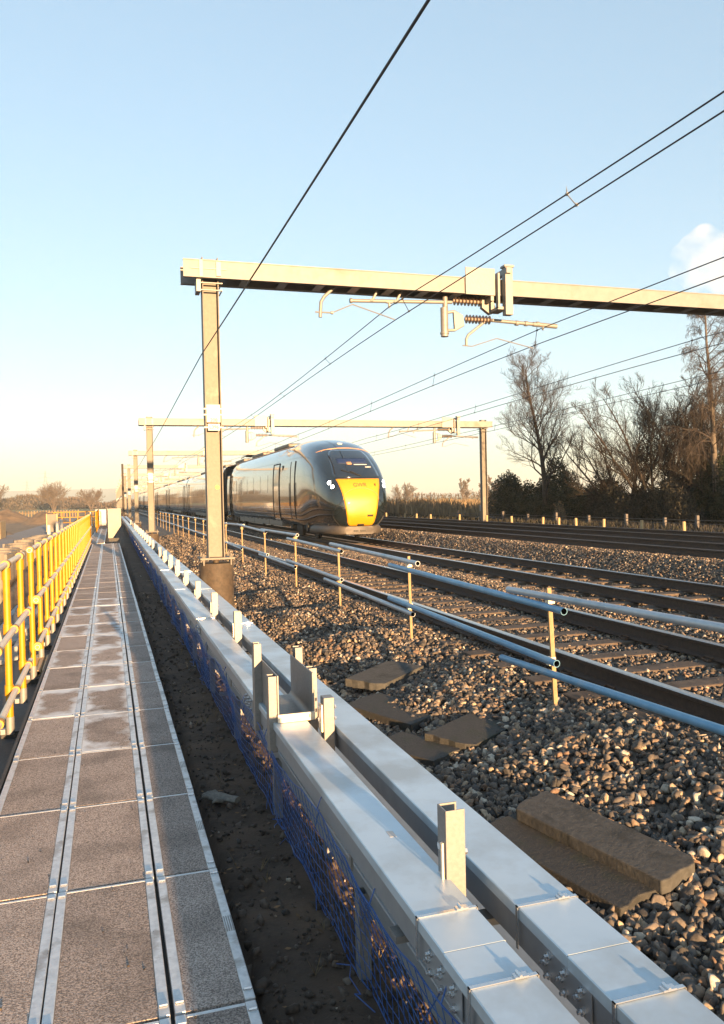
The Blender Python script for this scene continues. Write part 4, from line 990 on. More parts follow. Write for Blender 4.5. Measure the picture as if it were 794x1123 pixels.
def train():
    t = thing('passenger_train', (TX, TY0, 0), 'dark green express train with yellow nose and lit headlamps, long line of coaches behind', 'train')
    # leading car: nose loft
    zt = [(0, 1.52), (.08, 1.80), (.2, 2.03), (.4, 2.24), (.8, 2.57), (1.3, 2.93), (1.9, 3.26), (2.6, 3.51), (3.4, 3.68), (4.4, 3.77), (5.5, ZT)]
    zb = [(0, .82), (.08, .62), (.2, .50), (.45, .42), (1., ZB)]
    hw = [(0, .66), (.08, .84), (.2, .97), (.4, 1.07), (.8, 1.18), (1.3, 1.26), (2., 1.32), (3., 1.355), (4, HW)]
    ss = [0, .03, .08, .14, .2, .3, .4, .55, .7, .9, 1.1, 1.35, 1.6, 1.9, 2.2, 2.6, 3., 3.5, 4, 4.8, 5.5, 10, 18, 25.0]
    def sm(tab, s): return (interp(tab, max(0, s - .05)) + interp(tab, s) * 2 + interp(tab, s + .05)) / 4
    secs = [(TY0 - .05, .42, .98, 1.36)] + [(TY0 + s, sm(hw, s), sm(zb, s), sm(zt, s), .42 * max(0, 1 - s / 3.6)) for s in ss]
    body = loft(secs, TX).build('leading_car', bodym, t, True)
    body.data.polygons.foreach_set('use_smooth', [True] * len(body.data.polygons)); 
    sub = body.modifiers.new('round', 'SUBSURF'); sub.levels = 2; sub.render_levels = 2
    dg = bpy.context.evaluated_depsgraph_get(); dg.update(); off = Vector(body['_loc'])
    ev = body.evaluated_get(dg).to_mesh(); bvh = BVHTree.FromPolygons([v.co + off for v in ev.vertices], [p.vertices[:] for p in ev.polygons])
    def hit(x, z, o=.006):
        h = bvh.ray_cast(Vector((TX + x, TY0 - 5, z)), Vector((0, 1, 0)))
        if h[0] is None: return None
        n = h[1]; n = n if n.y < 0 else -n
        return h[0] + n * o
    def patch(name, mm, xl, xr, zs, nx, o=.006, par=body, th=.01):
        m = MB(); vs = []; ok = True
        for z in zs:
            for i in range(nx + 1):
                x = xl(z) + (xr(z) - xl(z)) * i / nx; p = hit(x, z, o)
                if p is None: p = hit(x * .97, z, o) or Vector((TX + x, TY0 + 1, z))
                vs.append(p)
        k = nx + 1; fs = [(j * k + i, j * k + i + 1, (j + 1) * k + i + 1, (j + 1) * k + i) for j in range(len(zs) - 1) for i in range(nx)]
        m.add(vs, fs); ob = m.build(name, mm, par, True); ob.data.polygons.foreach_set('use_smooth', [True] * len(fs))
        s = ob.modifiers.new('thickness', 'SOLIDIFY'); s.thickness = th; s.offset = 0
        return ob
    def lin(a, b, n): return [a + (b - a) * i / n for i in range(n + 1)]
    ye = [(.52, .30), (.56, .42), (.64, .47), (.9, .52), (1.3, .585), (1.7, .66), (2.0, .735), (2.12, .775)]
    yl = patch('yellow_panel', trainy, lambda z: -interp(ye, z), lambda z: interp(ye, z), lin(.52, 2.12, 40), 20, .008)
    hatch = [(-.0, 0)]
    pts = [hit(.62 * math.cos(a) * 1.0, 1.42 + .38 * math.sin(a), .012) for a in [math.pi * i / 20 for i in range(21)]]
    m = MB(); m.tube([p for p in pts if p], .008, 5); m.build('hatch_line', sun_orange, yl)
    for sd in (-1, 1):
        pts = [hit(sd * (.62 + .30 * math.sin(a)), 1.42 - .80 * (a / math.pi) * 1.15, .004) for a in [math.pi * i / 16 for i in range(17)]]
        m = MB(); m.tube([p for p in pts if p], .008, 5); m.build('coupler_cover_seam', rubber, body)
    def pw(z): return interp([(2.17, .80), (2.25, .815), (2.6, .77), (2.98, .70), (3.12, .62), (3.19, .50)], z)
    ws = patch('windscreen', glassm, lambda z: -pw(z), lambda z: pw(z), lin(2.17, 3.19, 26), 18, .008)
    patch('cab_blind', cabblue, lambda z: -.52, lambda z: .55, lin(2.66, 2.84, 5), 10, .016, ws, .004)
    patch('cab_lamp', sun_orange, lambda z: -.22, lambda z: -.04, lin(2.62, 2.72, 3), 3, .022, ws, .004)
    patch('dashboard_glint', lens, lambda z: .02, lambda z: .50, lin(2.60, 2.625, 2), 5, .022, ws, .004)
    patch('paper_stickers', whitep, lambda z: .40, lambda z: .62, lin(2.50, 2.55, 2), 3, .022, ws, .004)
    m = MB(); a, b = hit(.10, 2.20, .03), hit(-.50, 2.42, .03); m.tube([a, b], .014, 6); c, d = hit(-.48, 2.40, .028), hit(-.70, 2.95, .028); m.tube([hit(-.74, 2.3, .02), hit(-.70, 2.55, .028), d], .018, 6); m.tube([hit(.12, 2.19, .03), hit(-.2, 2.36, .03)], .02, 6); m.build('wiper', rubber, ws)
    # seam over the windscreen, marker lamp, headlamps
    m = MB(); pts = [hit(x, 3.27 - .10 * (x / .9) ** 2 - .12 * max(0, abs(x) - .75), .004) for x in lin(-.98, .98, 24)]; m.tube([p for p in pts if p], .013, 6); m.build('windscreen_seam', sun_orange, body)  # the seam's sun reflection is painted as its orange colour
    def disc(name, mm, x, z, r, o, par):
        m = MB(); c = hit(x, z, o); e = .02
        n = ((hit(x + e, z, o) - hit(x - e, z, o)).cross(hit(x, z + e, o) - hit(x, z - e, o))).normalized(); n = n if n.y < 0 else -n
        m.tube([c - n * .02, c + n * .006, c + n * .014], [r, r, r * .7], 20); return m.build(name, mm, par, True)
    disc('marker_lamp', lens, 0, 3.47, .10, .012, body)
    for sd in (-1, 1):
        disc('headlamp', lampm, sd * .97, 2.00, .066, .006, body); disc('headlamp', lampm, sd * .91, 1.86, .058, .006, body)
        m = MB(); pts = [hit(sd * a_, b_, .004) for a_, b_ in ((1.04, 2.08), (.90, 2.05), (.84, 1.9), (.83, 1.74), (.95, 1.72))]; m.tube([p for p in pts if p], .008, 5); m.build('lamp_surround', rubber, body)
    patch('coupler_notch', rubber, lambda z: -.12, lambda z: .12, lin(.54, .60, 3), 4, .016, yl, .006)
    patch('tow_eye_cover', rubber, lambda z: .20, lambda z: .40, lin(.84, .90, 3), 4, .014, yl, .004)
    patch('socket_mark', rubber, lambda z: .52, lambda z: .565, lin(1.86, 1.94, 3), 2, .014, yl, .004)
    # operator's letters on the yellow panel
    c = hit(0, 1.90, .014); up = (hit(0, 1.95, .014) - hit(0, 1.85, .014)).normalized(); rt = Vector((1, 0, 0)); nn = rt.cross(up)
    Mx = Matrix(((rt.x, up.x, nn.x, c.x), (rt.y, up.y, nn.y, c.y), (rt.z, up.z, nn.z, c.z), (0, 0, 0, 1)))
    text_mesh('lettering', 'GWR', .20, blackp, Mx, yl, .002)
    # lower skirt below the nose
    sk = loft([(TY0 + .22, .52, .24, .54)] + [(TY0 + s, w, .22, .60) for s, w in ((.35, .72), (.6, .88), (1., 1.0), (1.6, 1.1), (2.3, 1.16), (2.9, 1.12))], TX).build('nose_skirt', skirtm, body, True)
    m = MB(); m.box(TX - .22, TX - .06, TY0 + .19, TY0 + .24, .33, .38); m.box(TX + .02, TX + .20, TY0 + .19, TY0 + .24, .33, .38); m.build('brake_hose_pocket', rubber, body)
    window_y = [9.6, 11.5, 13.4, 15.3, 17.2, 19.0]
    door(TY0 + 7.1, TY0 + 8.3, body); door(TY0 + 21.6, TY0 + 22.8, body)
    side_patch(TY0 + 4.15, TY0 + 4.85, .75, 2.9, .006, bodym, 'cab_door', body, both=False, rnd_c=.03)
    f = MB()
    for sd in (-1,):
        for yy in (4.12, 4.88): f.tube([(TX + sd * (body_x(.72 + 2.2 * i / 10) + .002), TY0 + yy, .72 + 2.2 * i / 10) for i in range(11)], .020, 6)
        for yy in (4.05, 4.95): f.tube([(TX + sd * (body_x(1.2 + .9 * i / 6) + .03), TY0 + yy, 1.2 + .9 * i / 6) for i in range(7)], .014, 6)
    f.build('cab_door_seal', rubber, body)
    for y in window_y: window(TY0 + y, TY0 + y + 1.35, body)
    bogie(TY0 + 4.3, body); bogie(TY0 + 20.9, body); underframe(TY0 + 7.0, TY0 + 18.4, body, 3); roof_kit(TY0 + 6, TY0 + 24.6, body)
    m = MB(); y = TY0 + 20.3   # lowered pantograph
    m.tube([(TX - .55, y, 4.02), (TX + .55, y, 4.02)], .05, 8); m.tube([(TX - .55, y, 4.02), (TX - .85, y, 3.88)], .03, 6); m.tube([(TX + .55, y, 4.02), (TX + .85, y, 3.88)], .03, 6); m.tube([(TX - .5, y + .35, 4.0), (TX + .5, y + .35, 4.0)], .04, 8)
    m.tube([(TX, y + .1, 3.98), (TX, y + 2., 3.76), (TX, y + .2, 3.72)], .04, 8); m.box(TX - .5, TX + .5, y - .2, y + 2.2, 3.64, 3.73); m.build('pantograph', undm, body)
    m = MB()
    for sd in (-1, 1): m.box(TX + sd * (body_x(2.75)) - .01, TX + sd * (body_x(2.75)) + .03, TY0 + 6.3, TY0 + 6.5, 2.66, 2.84)
    m.build('side_camera', rubber, body)
    # one coach, then copies of it
    y0 = TY0 + 25.45
    co = loft([(y0, HW, ZB, ZT), (y0 + 12, HW, ZB, ZT), (y0 + 24.9, HW, ZB, ZT)], TX).build('coach', bodym, t, True)
    for a, b in ((1.6, 2.8), (22.1, 23.3)): door(y0 + a, y0 + b, co)
    for k in range(10): window(y0 + 3.6 + k * 1.82, y0 + 4.95 + k * 1.82, co)
    bogie(y0 + 4.2, co); bogie(y0 + 20.7, co); underframe(y0 + 6.8, y0 + 18.1, co, 8); roof_kit(y0 + .5, y0 + 24.4, co)
    m = MB(); m.box(TX - 1.12, TX + 1.12, y0 - .5, y0 - .001, .75, 3.45); m.build('gangway', rubber, co)
    for i in range(1, 8):
        c = copy_tree(co, t); c.location = (0, 25.4 * i, 0)
train()

# ------------------------------------------------------------------ trees
def bare_tree(name, label, base, h, spread, seed, mats, r0, levels=4, lean=(0, 0), birch=False, kids_n=(9, 7, 5), first=.25, multi=1, group='bare trees beyond the far fence', cat='tree', tw=.0036):
    rr = random.Random(seed); t = thing(name, base, label, cat, group); tr = MB(); tw_m = MB(); B = Vector(base)
    def branch(p, d, L, r, lv):
        n = 7 if lv == 0 else (5 if lv == 1 else 4); pts = [p.copy()]; ra = [r]; q = p.copy(); dd = d.copy()
        for i in range(n):
            g = (.035 if multi == 1 else .09) if lv == 0 else .20
            dd = (dd + Vector((rr.gauss(0, g), rr.gauss(0, g), rr.gauss(0, g * .6)))).normalized()
            if lv >= 1 and not birch: dd = (dd + Vector((0, 0, .10))).normalized()
            if birch and lv == 1: dd = (dd + Vector((0, 0, .07 - .05 * i))).normalized()
            if birch and lv >= 2: dd = (dd + Vector((0, 0, -.16 - .10 * lv * i / n))).normalized()
            q = q + dd * (L / n); pts.append(q.copy()); ra.append(max(tw * .55, r * (1 - .82 * (i + 1) / n)))
        (tr if lv == 0 else tw_m).tube(pts, ra, 9 if lv == 0 else (6 if lv == 1 else 3), cap=False)
        if lv >= levels: return
        k = kids_n[min(lv, len(kids_n) - 1)]
        for j in range(k):
            f = (first if lv == 0 else .18) + (1 - (first if lv == 0 else .18)) * (j + rr.random()) / k; f = min(f, .985)
            i = min(int(f * n), n - 1); u = f * n - i; pp = pts[i].lerp(pts[i + 1], u); dp = (pts[i + 1] - pts[i]).normalized()
            a = rr.uniform(0, 6.283); o = dp.orthogonal().normalized(); o = Matrix.Rotation(a, 3, dp) @ o
            ang = rr.uniform(.45, .95) if lv == 0 else rr.uniform(.35, .9)
            nd = (dp * math.cos(ang) + o * math.sin(ang)).normalized()
            if lv == 0: LL = spread * (1.15 - .75 * (f - first) / (1 - first)) * rr.uniform(.75, 1.15)
            else: LL = L * rr.uniform(.35, .62) * (1.1 - .4 * f)
            if LL < .12: LL = .12
            branch(pp, nd, LL, max(tw, ra[i] * (.36 if lv == 0 and multi == 1 else .5 if lv == 0 else .55)), lv + 1)
    for s in range(multi):
        a = 6.283 * s / multi + rr.random(); tl = .34 if multi > 1 else 0
        d = Vector((lean[0] + tl * math.cos(a), lean[1] + tl * math.sin(a), 1)).normalized()
        branch(B + Vector((.18 * math.cos(a), .18 * math.sin(a), -.2)) * (1 if multi > 1 else 0) + Vector((0, 0, -.1)), d, h * (1 if s == 0 else rr.uniform(.75, .98)), r0, 0)
    tr.build('trunk', mats[0], t, True, fix=False); c = tw_m.build('crown', mats[1], t, fix=False)
    return t
bare_tree('bare_birch', 'tall rounded bare tree rising alone behind the dark evergreen bush, right of the far mast', (21.3, 36.6, 0), 8.0, 3.0, 5, (barkd, twigb), .16, 4, (-.02, .01), False, (32, 10, 8, 6), .22, tw=.0033)
bare_tree('bare_birch', 'tallest drooping bare birch with pale trunk at the right edge', (22.6, 25.6, 0), 8.5, 2.3, 9, (barkb, twigb), .15, 4, (-.075, .04), True, (28, 10, 8, 5), .26, tw=.0036)
bare_tree('bare_birch', 'second slanting bare birch cut off by the right edge', (24.6, 25.0, 0), 8.0, 2.6, 31, (barkb, twigb), .13, 4, (.07, 0), True, (24, 9, 8, 5), .26, tw=.0036)
for k, (x, y, h, s, sd, l) in enumerate(((22.4, 29.0, 6.6, 2.4, 12, 'dense many-stemmed bare tree in the middle of the right-hand thicket'), (22.2, 31.0, 5.2, 1.7, 14, 'lower many-stemmed bare tree at the left end of the thicket'),
                                          (23.2, 27.6, 6.2, 2.3, 17, 'many-stemmed bare tree just left of the slanting birch trunk'), (24.5, 29.6, 6.9, 2.4, 21, 'bare tree with dark stems behind the thicket'))):
    bare_tree('bare_tree', l, (x, y, 0), h, s, sd, (barkd, twigm), .085, 3, (0, 0), False, (14, 9, 8), .2, multi=6, tw=.006)

def leaf_cloud(n, lumps, size, flat=.3):
    c = nr.integers(0, len(lumps), n); L = np.array(lumps)[c]; d = nr.normal(size=(n, 3)); d /= np.linalg.norm(d, axis=1)[:, None]
    r = nr.uniform(.45, 1.06, (n, 1)) ** .6; P = L[:, :3] + d * r * L[:, 3:6]
    a = nr.normal(size=(n, 3)); a /= np.linalg.norm(a, axis=1)[:, None]; b = np.cross(a, nr.normal(size=(n, 3))); b /= np.linalg.norm(b, axis=1)[:, None]
    s = size * nr.uniform(.6, 1.4, (n, 1)); V = np.stack([P - a * s, P + b * s * .5, P + a * s, P - b * s * .5], 1).reshape(-1, 3)
    return V, np.arange(n * 4).reshape(-1, 4)
def bush(label, base, lumps, n, size, mm, stems=10, name='evergreen_bush', group='dark bushes behind the far fence'):
    t = thing(name, base, label, 'bush', group); b = np.array(base)
    V, F = leaf_cloud(n, [(*(b + np.array(l[:3])), *l[3:]) for l in lumps], size); V[:, 2] = np.maximum(V[:, 2], b[2] + .01)
    npmesh('foliage', V, F, mm, None, t)
    m = MB(); rr = random.Random(int(n))
    for _ in range(stems):
        l = rr.choice(lumps); p = Vector(base) + Vector((rr.uniform(-.3, .3), rr.uniform(-.3, .3), 0)); q = Vector(base) + Vector(l[:3]) + Vector((rr.uniform(-.3, .3), rr.uniform(-.3, .3), l[5] * .7))
        m.tube([p, p.lerp(q, .5) + Vector((rr.uniform(-.1, .1), 0, .1)), q], [.03, .02, .008], 5)
    m.build('stems', barkd, t)
def lumps(rr, nx, w, h, d):
    out = []
    for _ in range(nx):
        u = rr.uniform(-1, 1); hh = h * (1 - .5 * u * u) * rr.uniform(.45, 1); out.append((u * w, rr.uniform(-d, d), hh * .55, rr.uniform(.35, .6) * w * .6, rr.uniform(.4, .6) * d * 1.2, hh * .5))
    return out
rr = random.Random(4)
def row(label, x, y, w, h, n, mm, size=.055): bush(label, (x, y, -.02), [(a * .25, a * .95, z, rx * .6, ry + rx * .6, rz) for a, b_, z, rx, ry, rz in lumps(rr, 16, w, h, .7)], n, size, mm)
row('large dark evergreen bush standing against the far mast', 21.2, 40.6, 2.9, 2.9, 34000, leafd)
row('low dark evergreen bush filling the gap behind the small white sign', 21.6, 38.8, 2.2, 2.5, 20000, leafd)
row('dark evergreen bush below the tall rounded tree', 21.9, 36.4, 3.0, 3.5, 38000, leafd)
row('dark evergreen bush between the rounded tree and the thicket', 22.1, 32.6, 2.6, 2.7, 30000, leafd)
row('brown bramble bush at the foot of the thicket', 20.9, 30.6, 2.4, 2.1, 20000, scrub, .045)
row('greyish bramble mass under the many-stemmed trees', 21.1, 27.4, 2.6, 2.2, 24000, scrub, .045)
row('dark evergreen bush beside the slanting birch trunk', 22.6, 25.6, 2.4, 2.8, 24000, leafd)
row('dark bush at the frame edge behind the spiked fence', 21.4, 22.6, 2.6, 2.4, 22000, leafd)
row('bare reddish bush beside the bramble, lighter than its neighbours', 20.0, 33.0, .45, 1.25, 2200, reedm, .03)
row('tall dark bush behind the thicket of bare trees', 25.6, 30., 4., 3.4, 26000, leafd, .07)
row('dark bush behind the pale birch at the frame edge', 24.8, 23.5, 3., 3.2, 20000, leafd, .06)

# ------------------------------------------------------------------ far fence, markers, reeds
def far_fence():
    t = thing('lineside_fence', (19.3, 20, 0), 'dark spiked low fence on grey posts along the foot of the trees', 'fence'); x = 19.3
    for k, y in enumerate([16, 18.6, 21.2, 23.0, 24.7, 27, 29.6, 32.2, 34.8, 37.4, 40, 43]):
        m = MB(); m.box(x - .05, x + .05, y - .05, y + .05, -.15, .62 if k % 2 else .52); m.build('post', palem, t)
    for z in (.10, .33, .45):
        m = MB(); m.tube([(x - .02, 12, z), (x - .02, 44, z)], .012, 5); m.build('wire_rail', palem, t)
    m = MB()
    for k in range(300):
        y = 13.5 + k * .085; m.box(x - .034, x - .024, y, y + .03, -.12, .27 + .02 * (k % 3)); 
    tag(m.build('spike_panel', palem, t))
far_fence()
BX = [(15.6 + 1.45, y) for y in (20.9, 23.0, 25.2, 27.0, 28.25, 29.5, 32.2, 34.7, 37.85, 41.7, 43.9, 45.9, 49.3)]
for i, (x, y) in enumerate(BX):
    m = MB(); r = .055; n = 10; zt = .52 if i < 9 else .48
    pr_ = [(0 + r * math.cos(6.283 * k / n), r * math.sin(6.283 * k / n)) for k in range(n)]
    z0 = -.05; m.tube([(x, y, z0), (x + .015 * ((i * 7) % 3 - 1), y, zt - .02), (x + .015 * ((i * 7) % 3 - 1), y, zt)], [r, r, r * .8], 12)
    o = m.build('marker_post', bollm, None, True, fix=True); tag(o, 'short cream marker post beyond the farthest track, %s from the right edge' % ORD[i], 'marker post', 'cream marker posts along the far track')
m = MB(); m.box(19.0, 19.03, 39.2, 39.5, .62, .95); m.tube([(19.015, 39.35, -.1), (19.015, 39.35, .7)], .03, 8); o = m.build('small_sign', whitep); tag(o, 'tiny plain white sign in front of the dark evergreen bush', 'sign')
def reeds(n, x0, x1, y0, y1, h0, h1, name, label, mm, w=.02):
    X = nr.uniform(x0, x1, n); Y = nr.uniform(y0, y1, n); Z = np.array([ground_z(a, b) for a, b in zip(X, Y)]); H = nr.uniform(h0, h1, n) * (1 + .3 * np.sin(X * .35) * np.cos(Y * .21))
    a = nr.uniform(0, 6.28, n); dx = np.cos(a) * w * (1 + Y / 80); dy = np.sin(a) * w * (1 + Y / 80); lx = nr.normal(size=n) * .12 * H; ly = nr.normal(size=n) * .12 * H
    V = np.stack([np.stack([X - dx, Y - dy, Z], 1), np.stack([X + dx, Y + dy, Z], 1), np.stack([X + lx * .6 + dx, Y + ly * .6 + dy, Z + H * .7], 1), np.stack([X + lx * 1.5, Y + ly * 1.5, Z + H], 1), np.stack([X + lx * .6 - dx, Y + ly * .6 - dy, Z + H * .7], 1)], 1).reshape(-1, 3)
    o = npmesh(name, V, np.arange(n * 5).reshape(-1, 5), mm); tag(o, kind='stuff'); o['label'] = label
reeds(34000, 20, 62, 46, 120, .5, 1.15, 'reed_bed', 'golden bed of dry reeds in the field beyond the tracks', reedm, .03)
reeds(5000, 17.9, 20.4, 14, 60, .06, .26, 'rough_grass', 'rough dead grass along the far fence', scrub, .010)

# ------------------------------------------------------------------ left side: blocks, road, mounds, fence, field
def block(i, y):
    t = thing('concrete_channel', (-2.55, y, -.9), 'pale concrete channel piece on end behind the handrail, %s from left edge' % ORD[i], 'concrete channel', 'pale channel pieces behind the handrail')
    rr2 = random.Random(i); w = rr2.uniform(.30, .38); h = .32 + rr2.uniform(-.12, .08); r = w - .06; x = -2.55 + rr2.uniform(-.06, .06)
    pr_ = [(-w, -w), (-w + .07, -w)] + [(-r * math.cos(a), -.1 + r * math.sin(a)) for a in [math.pi * k / 10 for k in range(11)]] + [(w - .07, -w), (w, -w), (w, .0)] + [(w * math.cos(a), .02 + (w - .02) * math.sin(a)) for a in [math.pi * k / 10 for k in range(1, 10)]] + [(-w, 0)]
    a0 = rr2.uniform(-.5, .5); ca, sa = math.cos(a0), math.sin(a0)
    m = MB(); m.prism([(x + px * ca - py * sa, y + px * sa + py * ca) for px, py in pr_], -.95, h, 'z'); m.build('channel_wall', concm, t, bevel=.012)
for i in range(17): block(i, 20.2 + i * .82)
def stack(i, x, y, z, L):
    z = max(ground_z(x, y), ground_z(x, y + L)) + (.02 if z < 0 else .05)
    m = MB(); prof = [(x - .22, z), (x + .22, z), (x + .22, z + .22), (x + .16, z + .22), (x + .13, z + .06), (x - .13, z + .06), (x - .16, z + .22), (x - .22, z + .22)]
    t = thing('cable_channel', (x, y, z), 'grey concrete cable channel on the ground behind the handrail, %s from near end' % ORD[i], 'concrete channel', 'grey channels lying left of the handrail')
    m.prism(prof, y, y + L); m.build('channel_body', gconc, t, bevel=.008)
for i, (x, y, z) in enumerate(((-1.40, 11.0, -.80), (-1.78, 11.9, .2), (-1.42, 12.6, -.78), (-1.45, 13.8, -.78), (-1.85, 13.6, .2), (-1.5, 15, -.78))): stack(i, x, y, z, 1.05)
m = MB(); pts = [(-3.6, 8, -.86), (-2.9, 8, -.86)]
V = []; F = []
L = [(8, -4.9, -2.95), (20, -5.0, -3.1), (30, -5.6, -3.2), (48, -6.8, -3.4), (62, -7.4, -3.6), (80, -7.2, -4.), (110, -7., -4.6), (150, -7, -5.2)]
for i, (y, a, b) in enumerate(L):
    for k in range(9): x = a + (b - a) * k / 8; V.append((x, y, ground_z(x, y) + .10))
for i in range(len(L) - 1):
    for k in range(8): F.append((i * 9 + k, i * 9 + k + 1, i * 9 + k + 10, i * 9 + k + 9))
m.add(V, F); structure(m.build('haul_road', roadm, fix=False))
def mound(label, x, y, rx, ry, h, seed):
    m = MB(); n = 26; k = 12; vs = [(x, y, ground_z(x, y) + h)]
    for j in range(1, k + 1):
        for i in range(n):
            a = 6.283 * i / n; u = j / k; px, py = x + rx * u * math.cos(a), y + ry * u * math.sin(a)
            vs.append((px, py, ground_z(px, py) - .1 + (h + .1) * (math.cos(u * math.pi) * .5 + .5) + .28 * h * n2(px, py, .9, seed) * (1 - u)))
    fs = [(0, 1 + i, 1 + (i + 1) % n) for i in range(n)] + [(1 + (j - 1) * n + i, 1 + j * n + i, 1 + j * n + (i + 1) % n, 1 + (j - 1) * n + (i + 1) % n) for j in range(1, k) for i in range(n)]
    m.add(vs, fs); tag(m.build('earth_mound', earth, None, True, fix=False), label, 'earth mound', 'heaps of dug earth')
mound('low heap of brown earth left of the haul road by the timber stack', -9.4, 66, 3.2, 6, .9, 1); mound('larger heap of brown earth beyond the haul road bend', -7.6, 104, 3.4, 8, 1.5, 2); mound('long bank of earth in front of the green field', -14, 120, 5.5, 9, 1.6, 3)
mound('long low brown bank of earth just behind the yellow handrail', -2.0, 24, .62, 15, .80, 5)
t = thing('timber_stack', (-7.4, 58, -.8), 'stack of sunlit pale timber at the left edge beside the haul road', 'timber stack')
for k in range(7):
    m = MB(); x = -7.9 + .13 * k; m.box(x, x + .10, 57.5 + .1 * (k % 3), 60.5, -.85, .15 + .12 * ((k * 5) % 4)); m.build('plank', woodm, t)
t = thing('site_hoarding', (-4.6, 70, -.8), 'upright grey-brown boarded panel standing beside the haul road', 'panel')
m = MB(); m.box(-5.05, -4.25, 70, 70.06, -.85, .68); m.build('board', concm, t)
for x in (-5.08, -4.28): m = MB(); m.box(x, x + .07, 69.9, 69.97, -.85, .72); m.build('upright', woodm, t)
for i, (x, y, h) in enumerate(((-4.0, 66, .45), (-3.75, 66.6, .6), (-4.35, 62, .3))):
    m = MB(); m.tube([(x, y, -.9), (x, y, h - .35), (x, y, h - .3)], [.13, .13, .08], 12); o = m.build('white_post', whitep, None, True); tag(o, ['white post on the right of the boarded panel', 'rightmost and tallest white post near the boarded panel', 'white post in front of the boarded panel'][i], 'post', 'white posts by the haul road')
t = thing('paling_fence', (-22, 150, -.9), 'brown timber paling fence in front of the green field', 'fence')
for k in range(60):
    m = MB(); x = -34 + k * .48; m.box(x, x + .22, 150, 150.06, -1.1, .42 + .12 * n2(k, 1, .8)); o = m.build('paling', earth, t)
m = MB(); m.box(-34, -5.2, 150.07, 150.13, 0, .12); m.build('rail', earth, t)
def chute():
    t = thing('steel_chute', (.13, 38, WZ), 'tall grey sheet steel chute with slanted foot standing on the walkway', 'cable chute')
    m = MB(); m.prism([(-.17, 1.19), (.41, 1.19), (.41, .45), (.03, -.12), (-.17, -.12)], 38, 38.32, 'y'); m.build('housing', cabm, t, bevel=.008)
    m = MB(); m.box(-.14, .30, 38.05, 38.28, WZ, -.12); m.build('foot', subm, t); m = MB(); m.box(-.19, .43, 37.98, 38.34, 1.19, 1.215); m.build('cap', galv, t)
chute()
m = MB(); m.box(-1.35, -.45, 74, 75.2, -.6, .95); o = m.build('white_cabinet', whitep, bevel=.03); tag(o, 'white equipment cabinet at the far end of the yellow handrail', 'cabinet')

# ------------------------------------------------------------------ distance
def far_tree(label, x, y, h, s, seed, multi=3, nm='hedgerow_tree', grp='bare trees on the horizon', z=-.9, mm=hedgem, tw=.05): bare_tree(nm, label, (x, y, z), h, s, seed, (mm, mm), .22, 3, (0, 0), False, (12, 8, 6), .2, multi=multi, group=grp, tw=tw)
far_tree('broad bare tree on the left horizon right of the pylons', -21, 330, 9.2, 6., 41, 5); far_tree('bare tree on the left horizon near the left edge', -46, 360, 9.8, 5.2, 43, 3)
far_tree('smaller bare tree on the left horizon next to the masts', -7.5, 330, 7.6, 4.4, 45, 4)
far_tree('small pale bare tree on the horizon nearest the train nose', 87, 235, 6.2, 3.6, 47, 3, tw=.035); far_tree('dark tree on the horizon left of the far mast', 94, 205, 7, 2.6, 49, 2, tw=.05); far_tree('tree on the horizon touching the far mast', 80, 160, 6.4, 2.4, 51, 4, tw=.05)
def treeline(name, label, n, x0, x1, yf, h, size):
    X = nr.uniform(x0, x1, n); H = h * (.45 + .55 * np.abs(np.sin(X * .043) * np.cos(X * .017 + 1)) + .12 * np.sin(X * .31)); Z = -.95 + H * nr.uniform(0, 1, n) ** .8; Y = np.array([yf(x) for x in X]) + nr.normal(size=n) * 8
    P = np.stack([X, Y, Z], 1); a = nr.normal(size=(n, 3)) * np.array([.3, .3, 1]); a /= np.linalg.norm(a, axis=1)[:, None]; b = np.cross(a, nr.normal(size=(n, 3))); b /= np.linalg.norm(b, axis=1)[:, None]
    s = size * nr.uniform(.5, 1.5, (n, 1)); V = np.stack([P - a * s, P + b * s * .25, P + a * s, P - b * s * .25], 1).reshape(-1, 3); V[:, 2] = np.maximum(V[:, 2], -.95)
    o = npmesh(name, V, np.arange(n * 4).reshape(-1, 4), hedgem); tag(o, kind='stuff'); o['label'] = label
treeline('distant_woodland', 'brown belt of leafless woodland along the left horizon', 34000, -260, 30, lambda x: 400 + .1 * x, 6.6, .8)
treeline('distant_hedgerow', 'brown hedge line along the horizon behind the reeds', 12000, 30, 420, lambda x: 300 - .25 * x, 3.6, .6)
def pylon(label, x, y, h):
    t = thing('pylon', (x, y, 0), label, 'pylon', 'lattice pylons on the left horizon'); m = MB(); w = h * .085; r = .22
    def wd(u): return w * (1 - .82 * u)
    for sx, sy in ((-1, -1), (1, -1), (1, 1), (-1, 1)): m.tube([(x + sx * wd(0), y + sy * wd(0), -1), (x + sx * wd(.6), y + sy * wd(.6), h * .6), (x, y, h)], r, 4)
    for k in range(9):
        a, b = k / 9, (k + 1) / 9
        for s in (-1, 1): m.tube([(x - s * wd(a), y - wd(a), h * a), (x + s * wd(b), y - wd(b), h * b)], r * .6, 3)
    m.build('tower', pylonm, t)
    for u, l in ((.66, .16), (.78, .20), (.9, .14)): m = MB(); m.tube([(x - l * h, y, h * u), (x, y, h * u + h * .03), (x + l * h, y, h * u)], r * .8, 4); m.build('cross_arm', pylonm, t)
pylon('nearer and taller lattice pylon on the left horizon', -76, 1050, 43); pylon('fainter lattice pylon to the left of the taller one', -131, 1420, 42)
